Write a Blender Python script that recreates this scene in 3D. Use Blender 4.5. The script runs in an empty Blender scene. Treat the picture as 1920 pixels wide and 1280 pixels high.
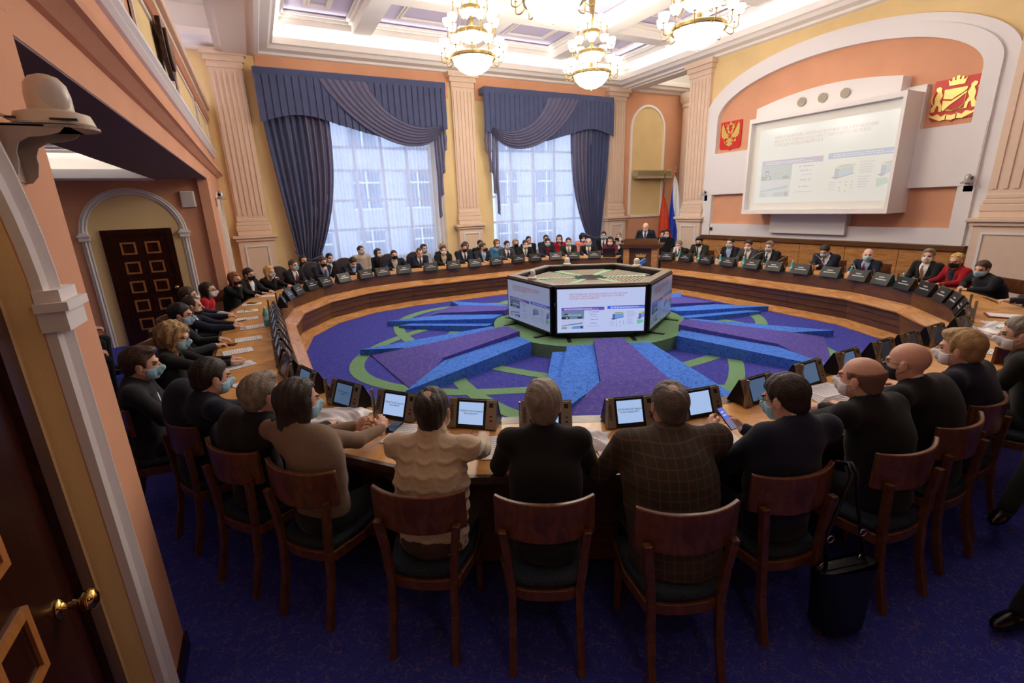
import bpy, math, random
import numpy as np
from mathutils import Vector, Matrix
random.seed(7); rng = np.random.default_rng(7)
SC = bpy.context.scene; COL = SC.collection; PI = math.pi
# ---------------------------------------------------------------- camera, world, exposure
CAMZ = 2.25
def cam_basis(yaw, pitch, roll):
    cy, sy, cp, sp = math.cos(yaw), math.sin(yaw), math.cos(pitch), math.sin(pitch)
    f = np.array([sy*cp, cy*cp, -sp]); r = np.array([cy, -sy, 0.]); u = np.cross(r, f)
    cr, sr = math.cos(roll), math.sin(roll)
    return cr*r+sr*u, -sr*r+cr*u, f
_R, _U, _F = cam_basis(.4728, .27926, -.0352)
cd = bpy.data.cameras.new('camera'); cam = bpy.data.objects.new('camera', cd); COL.objects.link(cam)
cam.matrix_world = Matrix(((_R[0], _U[0], -_F[0], 0), (_R[1], _U[1], -_F[1], 0), (_R[2], _U[2], -_F[2], CAMZ), (0, 0, 0, 1)))
cd.sensor_width = 36; cd.lens = 885.6/1920*36; cd.clip_start = .05; cd.clip_end = 200
SC.camera = cam
w = bpy.data.worlds.new('sky'); SC.world = w; w.use_nodes = True
bg = w.node_tree.nodes['Background']; bg.inputs[0].default_value = (.62, .76, 1, 1); bg.inputs[1].default_value = 3.2
SC.view_settings.view_transform = 'Standard'; SC.view_settings.look = 'None'
SC.view_settings.gamma = 1; SC.view_settings.use_curve_mapping = False; SC.view_settings.exposure = -0.08
SC.cycles.use_denoising = True
SC.cycles.max_bounces = 6; SC.cycles.diffuse_bounces = 4; SC.cycles.glossy_bounces = 3; SC.cycles.transmission_bounces = 4; SC.cycles.transparent_max_bounces = 6
SC.cycles.sample_clamp_indirect = 6.0
LM = dict(cove=230, bay=80, chand=7.0, shade=9.0, bowlamp=110, win=0)
def area(name, loc, rot, sx, sy, power, col=(1, .95, .88)):
    l = bpy.data.lights.new(name, 'AREA'); l.shape = 'RECTANGLE'; l.size = sx; l.size_y = sy; l.energy = power; l.color = col
    o = bpy.data.objects.new(name, l); o.location = loc; o.rotation_euler = rot; COL.objects.link(o); return o
# LED strips lying in the ceiling cove, shining up and inwards
CZ = 6.17
area('cove_light', (5.6, 13.93, CZ), (PI-.45, 0, 0), 10.5, .18, LM['cove']*1.0)
area('cove_light', (11.62, 7.6, CZ), (0, PI-.45, 0), .18, 12.0, LM['cove']*1.2)
area('cove_light', (.86, 7.6, CZ), (0, PI+.45, 0), .18, 12.0, LM['cove']*.8)
area('cove_light', (5.6, 1.55, CZ), (PI+.45, 0, 0), 10.5, .18, LM['cove']*.6)
area('bay_light', (13.6, 11.9, CZ), (PI, 0, 0), 2.0, 1.2, LM['bay'])
area('bay_light', (-1.6, 8.5, CZ), (PI, 0, 0), .5, 8, LM['bay'])
area('alcove_light', (-2.6, 10.4, 3.12), (PI+.3, 0, 0), 3.0, .1, 14)
area('alcove_light', (-4.2, 6.6, 3.12), (0, PI, 0), .1, 6.0, 10)

# added fill lights without fixtures, above the frame, to brighten the camera's half
for x, y in ((4.42, 3.75), (7.4, 3.6), (2.2, 1.2)):
    l = bpy.data.lights.new('near_fill_light', 'POINT'); l.energy = 55 if y > 2 else 8; l.shadow_soft_size = .35; l.color = (1, .93, .82)
    lo = bpy.data.objects.new('near_fill_light', l); lo.location = (x, y, 4.9); COL.objects.link(lo)

# added fill light, no fixture, to brighten the near pier and door recess
l = bpy.data.lights.new('pier_fill_light', 'POINT'); l.energy = 9; l.shadow_soft_size = .12; l.color = (1, .9, .76)
lo = bpy.data.objects.new('pier_fill_light', l); lo.location = (.9, -.2, 2.8); COL.objects.link(lo)
# ---------------------------------------------------------------- materials
MATS = {}
def srgb(c):
    return tuple(((x/255)/12.92 if x/255 <= .04045 else (((x/255)+.055)/1.055)**2.4) for x in c)
def mat(name, col, rough=.6, metal=0., noise=0., nscale=8., bump=0., bscale=60., emit=0., spec=.5, alpha=1., sheen=0., ecol=None):
    """one Principled material; colour in sRGB 0-255, with optional mottling and fine bump"""
    if name in MATS: return MATS[name]
    m = bpy.data.materials.new(name); m.use_nodes = True; nt = m.node_tree; b = nt.nodes['Principled BSDF']
    c = srgb(col); b.inputs['Base Color'].default_value = (*c, 1); b.inputs['Roughness'].default_value = rough
    b.inputs['Metallic'].default_value = metal; b.inputs['Specular IOR Level'].default_value = spec; m.diffuse_color = (*c, 1)
    if sheen: b.inputs['Sheen Weight'].default_value = sheen
    if emit: b.inputs['Emission Color'].default_value = (*(srgb(ecol) if ecol else c), 1); b.inputs['Emission Strength'].default_value = emit
    if alpha < 1: b.inputs['Alpha'].default_value = alpha
    if noise or bump:
        tc = nt.nodes.new('ShaderNodeTexCoord')
    if noise:
        n = nt.nodes.new('ShaderNodeTexNoise'); n.inputs['Scale'].default_value = nscale; n.inputs['Detail'].default_value = 4
        r = nt.nodes.new('ShaderNodeValToRGB'); r.color_ramp.elements[0].position = .3; r.color_ramp.elements[1].position = .7
        r.color_ramp.elements[0].color = (*[x*(1-noise) for x in c], 1); r.color_ramp.elements[1].color = (*[min(1, x*(1+noise)) for x in c], 1)
        nt.links.new(tc.outputs['Object'], n.inputs['Vector']); nt.links.new(n.outputs['Fac'], r.inputs[0]); nt.links.new(r.outputs[0], b.inputs['Base Color'])
    if bump:
        n = nt.nodes.new('ShaderNodeTexNoise'); n.inputs['Scale'].default_value = bscale; n.inputs['Detail'].default_value = 3
        k = nt.nodes.new('ShaderNodeBump'); k.inputs['Strength'].default_value = bump; k.inputs['Distance'].default_value = .01
        nt.links.new(tc.outputs['Object'], n.inputs['Vector']); nt.links.new(n.outputs['Fac'], k.inputs['Height']); nt.links.new(k.outputs[0], b.inputs['Normal'])
    MATS[name] = m; return m
def wood(name, c1, c2, rough=.35, scale=(1.2, 14, 14), spec=.5, axis='Object'):
    if name in MATS: return MATS[name]
    m = bpy.data.materials.new(name); m.use_nodes = True; nt = m.node_tree; b = nt.nodes['Principled BSDF']
    tc = nt.nodes.new('ShaderNodeTexCoord'); mp = nt.nodes.new('ShaderNodeMapping'); mp.inputs['Scale'].default_value = scale
    n = nt.nodes.new('ShaderNodeTexNoise'); n.inputs['Scale'].default_value = 3; n.inputs['Detail'].default_value = 6; n.inputs['Distortion'].default_value = 1.2
    r = nt.nodes.new('ShaderNodeValToRGB'); a, z = srgb(c1), srgb(c2)
    r.color_ramp.elements[0].position = .32; r.color_ramp.elements[0].color = (*a, 1); r.color_ramp.elements[1].position = .7; r.color_ramp.elements[1].color = (*z, 1)
    nt.links.new(tc.outputs[axis], mp.inputs[0]); nt.links.new(mp.outputs[0], n.inputs['Vector']); nt.links.new(n.outputs['Fac'], r.inputs[0]); nt.links.new(r.outputs[0], b.inputs['Base Color'])
    b.inputs['Roughness'].default_value = rough; b.inputs['Specular IOR Level'].default_value = spec; m.diffuse_color = (*a, 1)
    MATS[name] = m; return m
def carpet(name, base, line, fleck=.35, scale=7.0, width=.035, base2=None):
    """looped pile carpet with a scribble of curved thin lines (voronoi edges bent by noise)"""
    m = bpy.data.materials.new(name); m.use_nodes = True; nt = m.node_tree; b = nt.nodes['Principled BSDF']; L = nt.links.new
    tc = nt.nodes.new('ShaderNodeTexCoord'); b.inputs['Roughness'].default_value = .95; b.inputs['Specular IOR Level'].default_value = .1
    c = srgb(base); m.diffuse_color = (*c, 1)
    nz = nt.nodes.new('ShaderNodeTexNoise'); nz.inputs['Scale'].default_value = scale*.8; nz.inputs['Detail'].default_value = 2
    mx = nt.nodes.new('ShaderNodeMix'); mx.data_type = 'RGBA'; mx.inputs[0].default_value = .25
    L(tc.outputs['Object'], nz.inputs['Vector']); L(tc.outputs['Object'], mx.inputs[6]); L(nz.outputs['Color'], mx.inputs[7])
    v = nt.nodes.new('ShaderNodeTexVoronoi'); v.feature = 'DISTANCE_TO_EDGE'; v.inputs['Scale'].default_value = scale; L(mx.outputs[2], v.inputs['Vector'])
    r = nt.nodes.new('ShaderNodeValToRGB'); r.color_ramp.elements[0].position = 0; r.color_ramp.elements[0].color = (1, 1, 1, 1)
    r.color_ramp.elements[1].position = width; r.color_ramp.elements[1].color = (0, 0, 0, 1); L(v.outputs['Distance'], r.inputs[0])
    gap = nt.nodes.new('ShaderNodeTexNoise'); gap.inputs['Scale'].default_value = scale*1.1; L(tc.outputs['Object'], gap.inputs['Vector'])
    gr = nt.nodes.new('ShaderNodeValToRGB'); gr.color_ramp.elements[0].position = .42; gr.color_ramp.elements[1].position = .5; L(gap.outputs['Fac'], gr.inputs[0])
    mu = nt.nodes.new('ShaderNodeMath'); mu.operation = 'MULTIPLY'; L(r.outputs[0], mu.inputs[0]); L(gr.outputs[0], mu.inputs[1])
    f = nt.nodes.new('ShaderNodeTexNoise'); f.inputs['Scale'].default_value = 160; L(tc.outputs['Object'], f.inputs['Vector'])
    fr = nt.nodes.new('ShaderNodeValToRGB'); fr.color_ramp.elements[0].position = .35; fr.color_ramp.elements[1].position = .65
    fr.color_ramp.elements[0].color = (*[x*(1-fleck) for x in c], 1); fr.color_ramp.elements[1].color = (*[min(1, x*(1+fleck)) for x in c], 1); L(f.outputs['Fac'], fr.inputs[0])
    m2 = nt.nodes.new('ShaderNodeMix'); m2.data_type = 'RGBA'; L(mu.outputs[0], m2.inputs[0]); L(fr.outputs[0], m2.inputs[6]); m2.inputs[7].default_value = (*srgb(line), 1)
    L(m2.outputs[2], b.inputs['Base Color'])
    k = nt.nodes.new('ShaderNodeBump'); k.inputs['Strength'].default_value = .5; k.inputs['Distance'].default_value = .004; L(f.outputs['Fac'], k.inputs['Height']); L(k.outputs[0], b.inputs['Normal'])
    MATS[name] = m; return m
def emis(name, col, s, diffuse=0.):
    if name in MATS: return MATS[name]
    m = bpy.data.materials.new(name); m.use_nodes = True; b = m.node_tree.nodes['Principled BSDF']; c = srgb(col)
    b.inputs['Base Color'].default_value = (*[x*diffuse for x in c], 1); b.inputs['Emission Color'].default_value = (*c, 1); b.inputs['Emission Strength'].default_value = s
    b.inputs['Roughness'].default_value = .2; m.diffuse_color = (*c, 1); MATS[name] = m; return m
def cloth_thin(name, col, transp=.3, trans=.5):
    m = bpy.data.materials.new(name); m.use_nodes = True; nt = m.node_tree; nt.nodes.remove(nt.nodes['Principled BSDF']); out = nt.nodes['Material Output']; L = nt.links.new
    c = (*srgb(col), 1); d = nt.nodes.new('ShaderNodeBsdfDiffuse'); t = nt.nodes.new('ShaderNodeBsdfTranslucent'); p = nt.nodes.new('ShaderNodeBsdfTransparent')
    d.inputs[0].default_value = c; t.inputs[0].default_value = c
    a = nt.nodes.new('ShaderNodeMixShader'); a.inputs[0].default_value = trans; L(d.outputs[0], a.inputs[1]); L(t.outputs[0], a.inputs[2])
    z = nt.nodes.new('ShaderNodeMixShader'); z.inputs[0].default_value = transp; L(a.outputs[0], z.inputs[1]); L(p.outputs[0], z.inputs[2]); L(z.outputs[0], out.inputs[0])
    m.diffuse_color = c; MATS[name] = m; return m

ORANGE = mat('orange_plaster', (218, 160, 126), .85, noise=.05, nscale=1.5, bump=.15, bscale=120)
YELLOW = mat('yellow_plaster', (232, 204, 150), .85, noise=.05, nscale=1.5, bump=.15, bscale=120)
BEIGE = mat('beige_pilaster_paint', (226, 200, 178), .7, noise=.02)
WHITE = mat('white_moulding_paint', (232, 228, 228), .6)
WARMW = mat('warm_white_paint', (246, 241, 236), .7)
LAV = mat('lavender_ceiling_paint', (214, 208, 238), .8)
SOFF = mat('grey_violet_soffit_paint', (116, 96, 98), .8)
CEIL = mat('ceiling_white_paint', (250, 247, 242), .75)
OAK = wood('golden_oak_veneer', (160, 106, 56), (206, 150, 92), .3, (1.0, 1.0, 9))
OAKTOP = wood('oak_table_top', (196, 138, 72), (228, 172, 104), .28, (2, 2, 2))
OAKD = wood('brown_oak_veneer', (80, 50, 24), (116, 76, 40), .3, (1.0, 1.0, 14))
WALN = wood('walnut_edging', (64, 44, 32), (98, 72, 54), .3, (2, 2, 2))
DOORW = wood('dark_mahogany', (38, 15, 8), (58, 24, 14), .25, (8, 8, 1.2))
DOORF = wood('light_oak_beading', (150, 92, 44), (184, 122, 66), .35, (8, 8, 2))
CHW = wood('chestnut_chair_wood', (84, 48, 28), (120, 74, 44), .28, (6, 6, 3))
BLACKP = mat('black_plastic', (14, 14, 16), .35)
DGREY = mat('dark_grey_metal', (40, 38, 38), .4, .5)
CHAMP = mat('champagne_metal', (146, 134, 118), .38, .75)
STEEL = mat('polished_steel', (200, 200, 198), .18, 1.)
BRASS = mat('antique_brass', (150, 130, 84), .3, .9)
GOLD = mat('gilt_relief', (222, 186, 104), .4, .35)
GOLDB = mat('bright_gilt_relief', (246, 220, 130), .4, .25)
RED = mat('heraldic_red', (206, 34, 24), .45)
PAPER = mat('white_paper', (236, 236, 240), .8)
CREAM = mat('cream_camera_plastic', (214, 200, 180), .4)
GREYP = mat('grey_perforated_metal', (150, 142, 128), .5, .2)
GREYV = mat('grey_slotted_grille', (98, 90, 80), .5, .2)
GREYT = mat('taupe_metal_frame', (140, 130, 118), .45, .3)

# ---------------------------------------------------------------- mesh helpers
class MB:
    def __init__(s): s.v = []; s.f = []; s.m = []; s.cm = 0
    def add(s, V, F):
        n = len(s.v); s.v += [tuple(map(float, p)) for p in V]; s.f += [tuple(n+i for i in f) for f in F]; s.m += [s.cm]*len(F); return s
    def box(s, a, b):
        x0, y0, z0 = [min(p, q) for p, q in zip(a, b)]; x1, y1, z1 = [max(p, q) for p, q in zip(a, b)]
        return s.add([(x0, y0, z0), (x1, y0, z0), (x1, y1, z0), (x0, y1, z0), (x0, y0, z1), (x1, y0, z1), (x1, y1, z1), (x0, y1, z1)],
                     [(0, 3, 2, 1), (4, 5, 6, 7), (0, 1, 5, 4), (1, 2, 6, 5), (2, 3, 7, 6), (3, 0, 4, 7)])
    def cbox(s, c, d, M=None, taper=1.):
        V = [((-.5 if i & 1 else .5)*d[0]*(taper if i & 4 else 1), (-.5 if i & 2 else .5)*d[1]*(taper if i & 4 else 1), (.5 if i & 4 else -.5)*d[2]) for i in range(8)]
        if M is not None: V = [M @ Vector(p) for p in V]
        V = [(p[0]+c[0], p[1]+c[1], p[2]+c[2]) for p in V]
        return s.add(V, [(0, 1, 3, 2), (4, 6, 7, 5), (0, 4, 5, 1), (1, 5, 7, 3), (3, 7, 6, 2), (2, 6, 4, 0)])
    def prism(s, poly, z0, z1, fr=None, holes=None):
        """extrude 2-D polygon between z0 and z1; fr maps (a,b,h) to xyz"""
        fr = fr or (lambda a, b, h: (a, b, h)); n = len(poly)
        return s.add([fr(a, b, z0) for a, b in poly]+[fr(a, b, z1) for a, b in poly],
                     [tuple(range(n-1, -1, -1)), tuple(range(n, 2*n))]+[(i, (i+1) % n, n+(i+1) % n, n+i) for i in range(n)])
    def strip(s, A, B, z0, z1, fr=None, closed=False):
        """solid band between two equal-length 2-D polylines A and B"""
        fr = fr or (lambda a, b, h: (a, b, h)); n = len(A); V = []
        for P in (A, B):
            for z in (z0, z1): V += [fr(a, b, z) for a, b in P]
        F = []; r = n if closed else n-1
        for i in range(r):
            j = (i+1) % n
            F += [(n+i, n+j, 3*n+j, 3*n+i), (i, 2*n+i, 2*n+j, j), (i, j, n+j, n+i), (2*n+i, 3*n+i, 3*n+j, 2*n+j)]
        if not closed: F += [(0, n, 3*n, 2*n), (n-1, 3*n-1, 4*n-1, 2*n-1)]
        return s.add(V, F)
    def lathe(s, prof, c=(0, 0, 0), n=20, M=None, a0=0, a1=2*PI):
        full = abs(a1-a0-2*PI) < 1e-6; k = n if full else n+1; V = []; F = []
        for i in range(k):
            a = a0+(a1-a0)*i/n
            for r, z in prof: V.append((r*math.cos(a), r*math.sin(a), z))
        if M is not None: V = [M @ Vector(p) for p in V]
        V = [(p[0]+c[0], p[1]+c[1], p[2]+c[2]) for p in V]; m = len(prof)
        for i in range(n):
            j = (i+1) % k
            for q in range(m-1): F.append((i*m+q, j*m+q, j*m+q+1, i*m+q+1))
        return s.add(V, F)
    def tube(s, P, r, n=8, caps=True):
        P = [Vector(p) for p in P]; R = r if isinstance(r, (list, tuple)) else [r]*len(P); V = []; F = []; up = None
        for i, p in enumerate(P):
            t = (P[min(i+1, len(P)-1)]-P[max(i-1, 0)]).normalized()
            if up is None: up = Vector((0, 0, 1)) if abs(t.z) < .9 else Vector((1, 0, 0))
            x = t.cross(up).normalized(); y = x.cross(t).normalized(); up = y
            for k in range(n):
                a = 2*PI*k/n; V.append(p+x*(R[i]*math.cos(a))+y*(R[i]*math.sin(a)))
        for i in range(len(P)-1):
            for k in range(n): F.append((i*n+k, i*n+(k+1) % n, (i+1)*n+(k+1) % n, (i+1)*n+k))
        if caps: F += [tuple(range(n-1, -1, -1)), tuple(range((len(P)-1)*n, len(P)*n))]
        return s.add(V, F)
    def grid(s, fn, nu, nv):
        V = [fn(i/nu, j/nv) for i in range(nu+1) for j in range(nv+1)]
        return s.add(V, [(i*(nv+1)+j, (i+1)*(nv+1)+j, (i+1)*(nv+1)+j+1, i*(nv+1)+j+1) for i in range(nu) for j in range(nv)])
    def ell(s, c, r, nu=12, nv=8, M=None):
        return s.lathe([(0 if q in (0, nv) else math.sin(PI*q/nv), -math.cos(PI*q/nv)) for q in range(nv+1)], c, nu, (M or Matrix.Identity(3)) @ Matrix.Diagonal(r))
    def xf(s, M):
        s.v = [tuple(M @ Vector(p)) for p in s.v]; return s
    def data(s, name, mats, smooth=False):
        me = bpy.data.meshes.new(name); me.from_pydata(s.v, [], s.f)
        for m in (mats if isinstance(mats, (list, tuple)) else [mats]): me.materials.append(m)
        if any(s.m): me.polygons.foreach_set('material_index', s.m)
        if smooth:
            me.polygons.foreach_set('use_smooth', [True]*len(s.f))
        me.validate(); me.update(); return me
    def obj(s, name, mats, parent=None, smooth=False, bev=0., auto=False, **tags):
        me = s.data(name, mats, smooth or auto); o = bpy.data.objects.new(name, me); COL.objects.link(o)
        if parent is not None: o.parent = parent
        for k, v in tags.items(): o[k] = v
        if auto:
            try: me.set_sharp_from_angle(angle=math.radians(38))
            except Exception: pass
        if bev:
            b = o.modifiers.new('bevel', 'BEVEL'); b.width = bev; b.segments = 2; b.limit_method = 'ANGLE'
        return o
def thing(name, label, cat, loc=(0, 0, 0), rz=0, group=None):
    o = bpy.data.objects.new(name, None); COL.objects.link(o); o.location = loc; o.rotation_euler = (0, 0, rz); o.empty_display_size = .1
    o['label'] = label; o['category'] = cat
    if group: o['group'] = group
    return o
def link_copy(o, parent=None, skip=None, **kw):
    c = o.copy(); COL.objects.link(c); c.parent = parent
    for k, v in kw.items(): c[k] = v
    for ch in list(o.children):
        if not (skip and ch.name.startswith(skip)): link_copy(ch, c)
    return c
def rotz(a): return Matrix.Rotation(a, 3, 'Z')
STRUCT = dict(kind='structure')
# ---------------------------------------------------------------- the table ring: a rounded square
RX, RY, RA, RR, ZT = 4.69, 6.78, 4.56, 3.0, .78
def ring(ang, d):
    c, s = math.cos(ang), math.sin(ang); a = RA+d; r = RR+d; k = a-r; lo, hi = 0., 20.
    for _ in range(40):
        m = (lo+hi)/2; dx, dy = max(abs(c*m)-k, 0), max(abs(s*m)-k, 0)
        if math.hypot(dx, dy) < r: lo = m
        else: hi = m
    qx, qy = max(abs(c*lo)-k, 0), max(abs(s*lo)-k, 0); L = math.hypot(qx, qy)
    return (RX+c*lo, RY+s*lo), (math.copysign(qx/L, c), math.copysign(qy/L, s))
# ================================================================ STRUCTURE
X0, X1, Y1 = -.7, 11.9, 14.2           # hall: left (balcony) plane, screen wall, window wall
def arch_poly(cx, half, zs, rise, z0, n=20):
    return [(cx-half, z0)]+[(cx-half*math.cos(PI*i/n), zs+rise*math.sin(PI*i/n)) for i in range(n+1)]+[(cx+half, z0)]
CARPET = carpet('blue_scribble_carpet', (60, 66, 158), (116, 100, 144), .3, 15, .05)
CARP_P = carpet('violet_scribble_carpet', (84, 80, 166), (146, 118, 146), .3, 15, .05)
CARP_L = carpet('light_blue_scribble_carpet', (78, 130, 230), (26, 46, 120), .3, 16., .07)
CARP_G = carpet('sage_green_carpet', (112, 150, 112), (100, 138, 100), .25, 7, .01)
MB().box((-6, -3.2, -.12), (16.5, 15, 0)).obj('floor', CARPET, **STRUCT)
# window wall with two openings
def fr_y(y):  # polygon in (x,z), extruded along y
    return lambda a, b, h: (a, h, b)
def fr_x(x): return lambda a, b, h: (h, a, b)
WIN = [(1.2, 4.9), (6.75, 10.9)]; WZ0, WZ1 = .85, 4.75
m = MB(); y0, y1 = Y1, Y1+.5
m.box((X0-.3, y0, 0), (X1+.1, y1, WZ0)); m.box((X0-.3, y0, WZ1), (X1+.1, y1, 6.9))
for a, b in ((X0-.3, WIN[0][0]), (WIN[0][1], WIN[1][0]), (WIN[1][1], X1+.1)): m.box((a, y0, WZ0), (b, y1, WZ1))
wb = m.obj('wall_back', YELLOW, **STRUCT)
# orange frieze between pilasters
for a, b in ((.55, 5.45), (6.3, 11.2)):
    MB().box((a, Y1-.02, 5.3), (b, Y1+.01, 6.0)).obj('frieze_panel', ORANGE, wb)
GLASS = mat('window_glass', (220, 230, 240), .05, alpha=.12, spec=.5)
WFR = mat('white_window_frame', (236, 238, 240), .5)
for wi, (a, b) in enumerate(WIN):
    m = MB(); yy = Y1+.3
    m.box((a, yy-.05, WZ0), (a+.09, yy+.05, WZ1)); m.box((b-.09, yy-.05, WZ0), (b, yy+.05, WZ1)); m.box((a, yy-.05, WZ0), (b, yy+.05, WZ0+.09)); m.box((a, yy-.05, WZ1-.09), (b, yy+.05, WZ1))
    wo = m.obj('window_%d' % (wi+1), WFR, **STRUCT)
    n = 5; st = (b-a)/n
    for i in range(1, n):
        MB().box((a+st*i-.045, yy-.04, WZ0), (a+st*i+.045, yy+.04, WZ1)).obj('mullion', WFR, wo)
    zs = [1.75, 2.55, 3.35, 3.95]
    for z in zs: MB().box((a, yy-.03, z-.035), (b, yy+.03, z+.035)).obj('glazing_bar', WFR, wo)
    edges = [WZ0]+zs+[WZ1]
    for i in range(n):
        for k in range(5): MB().box((a+st*i+.03, yy-.004, edges[k]+.03), (a+st*(i+1)-.03, yy+.004, edges[k+1]-.03)).obj('pane', GLASS, wo)
    MB().box((a-.1, Y1-.12, WZ0-.06), (b+.1, Y1+.3, WZ0)).obj('window_sill', WFR, wo)
# pilasters: fluted shaft, base, pedestal with framed panel, cap
def pilaster(axis, c, wdt, plane, sgn, label_side, flutes=5, z1=5.95):
    """axis 'x': spread along x on plane y=plane facing -y; axis 'y': spread along y on plane x=plane facing -x"""
    def P(u0, u1, d0, d1, za, zb, M):
        if axis == 'x': M.box((c+u0, plane-d1, za), (c+u1, plane-d0, zb))
        else: M.box((plane-d1, c+u0, za), (plane-d0, c+u1, zb))
    h = wdt/2
    m = MB()
    P(-h, h, 0, .10, 2.15, z1-.35, m); P(-h-.02, h+.02, 0, .13, z1-.35, z1-.22, m); P(-h-.07, h+.07, 0, .18, z1-.22, z1-.1, m); P(-h-.12, h+.12, 0, .24, z1-.1, z1+.02, m)
    n = flutes; fw = wdt*.82/n
    for i in range(n+1):
        u = -wdt*.41+fw*i; P(u-fw*.22, u+fw*.22, .10, .125, 2.25, z1-.45, m)
    root = m.obj('pilaster', BEIGE, kind='structure')
    m = MB(); P(-h-.05, h+.05, 0, .17, 1.86, 1.99, m); P(-h-.03, h+.03, 0, .15, 1.99, 2.08, m); P(-h-.01, h+.01, 0, .13, 2.08, 2.17, m); m.obj('pilaster_base', BEIGE, root, bev=.02)
    m = MB(); P(-h-.16, h+.16, 0, .30, 1.68, 1.75, m); P(-h-.11, h+.11, 0, .25, 1.61, 1.68, m); P(-h-.03, h+.03, 0, .17, 1.75, 1.86, m); m.obj('pedestal_cap', BEIGE, root, bev=.012)
    m = MB(); P(-h-.06, h+.06, 0, .20, 0, 1.61, m); m.obj('pedestal', BEIGE, root)
    m = MB(); f = .07
    for za, zb in ((1.46, 1.5), (.3, .34)): P(-h+f, h-f, .20, .225, za, zb, m)
    for u in (-h+f, h-f-.04): P(u, u+.04, .20, .224, .34, 1.46, m)
    m.obj('panel_moulding', WHITE, root)
    return root
pilaster('x', -.1, .7, Y1, 1, ''); pilaster('x', 5.88, .68, Y1, 1, ''); pilaster('x', 11.63, .7, Y1, 1, '')
pilaster('y', 10.72, .74, X1, 1, ''); pilaster('y', 3.5, .9, X1, 1, '')
# recessed bay in the far corner: niche wall, column, side wall with doorway
nb = MB().box((X1+.1, Y1, 0), (16.2, Y1+.4, 6.9)).obj('wall_niche', ORANGE, **STRUCT)
NX, NH = 13.12, .82
MB().prism(arch_poly(NX, NH-.08, 4.75, .74, 1.75), Y1-.012, Y1+.02, fr_y(0)).obj('niche_field', YELLOW, nb)
A = arch_poly(NX, NH, 4.75, .82, 1.68); B = arch_poly(NX, NH-.08, 4.75, .74, 1.68)
MB().strip(A, B, Y1-.05, Y1+.01, fr_y(0)).box((NX-NH, Y1-.05, 1.68), (NX+NH, Y1+.01, 1.76)).obj('trim_1', WARMW, nb)
MB().box((NX-NH+.02, Y1-.03, 0.02), (NX+NH-.02, Y1+.0, 1.62)).obj('lower_field', ORANGE, nb)
m = MB().lathe([(.30, 0), (.30, 5.45), (.34, 5.5), (.33, 5.6), (.42, 5.72), (.42, 5.95)], (14.75, 13.72, 0), 24)
m.obj('column', BEIGE, smooth=False, auto=True, **STRUCT)
sw = MB().box((15.6, 8.6, 3.9), (16.2, 14.3, 6.9)).box((15.6, 8.6, 0), (16.2, 12.0, 3.9)).box((15.6, 13.7, 0), (16.2, 14.3, 3.9)).obj('wall_side_bay', YELLOW, **STRUCT)
MB().box((15.35, 11.8, 3.9), (15.62, 13.9, 4.45)).box((15.25, 11.7, 4.35), (15.62, 14.0, 4.5)).obj('door_lintel', BEIGE, sw, bev=.02)
MB().box((15.45, 13.35, 0), (15.62, 13.7, 3.9)).box((15.45, 12.0, 0), (15.62, 12.3, 3.9)).obj('door_jamb', BEIGE, sw)
MB().box((15.95, 12.0, 0), (16.05, 13.7, 3.9)).obj('door_3', mat('bay_door', (150, 124, 104), .6), **STRUCT)
MB().box((X1+.1, 10.9, 5.95), (X1+.5, Y1, 6.9)).obj('beam', WARMW, **STRUCT)
MB().box((16.2, 8.0, 0), (16.3, 15, 7)).obj('wall_bay_end', YELLOW, **STRUCT)
MB().box((X1+.41, 8.2, 0), (16.2, 8.6, 6.9)).obj('wall_bay_front', YELLOW, **STRUCT)
# screen wall
ws = MB().box((X1, -3.2, 0), (X1+.4, 11.09, 6.9)).obj('wall_right', YELLOW, **STRUCT)
AC = 7.18
def ell_arc(h, rise, zs, n=40, e=1.0): return [(AC+h*math.cos(PI*i/n), zs+rise*math.sin(PI*i/n)**e) for i in range(n+1)]
A = [(AC+3.26, 1.23)]+ell_arc(3.26, 1.27, 4.42)+[(AC-3.26, 1.23)]; B = [(AC+3.05, 1.23)]+ell_arc(3.05, 1.14, 4.40)+[(AC-3.05, 1.23)]; Cc = [(AC+2.8, 1.23)]+ell_arc(2.8, .98, 4.32)+[(AC-2.8, 1.23)]
MB().strip(A, B, X1-.09, X1, fr_x(0)).obj('arch_outer_band', WHITE, ws)
MB().strip(B, Cc, X1-.15, X1, fr_x(0)).obj('arch_inner_band', WHITE, ws)
MB().prism([(AC+2.81, 1.3)]+ell_arc(2.81, .985, 4.32)+[(AC-2.81, 1.3)], X1-.03, X1, fr_x(0)).obj('orange_field', ORANGE, ws)
MB().box((X1-.125, AC-2.79, 1.235), (X1-.02, AC+2.79, 1.55)).obj('lower_band', WHITE, ws)
MB().box((X1-.16, 8.9, 2.36), (X1-.02, 10.22, 3.46)).obj('wall_block', WHITE, ws, bev=.01)
MB().box((X1-.16, 4.14, 2.32), (X1-.02, 5.6, 3.42)).obj('wall_block', WHITE, ws, bev=.01)
MB().box((X1-.16, 5.16, 3.40), (X1-.02, 5.7, 4.22)).obj('wall_block', WHITE, ws, bev=.01)
MB().box((X1-.24, 6.2, 1.36), (X1-.02, 8.02, 1.95)).obj('wall_block', WHITE, ws, bev=.01)
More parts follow.
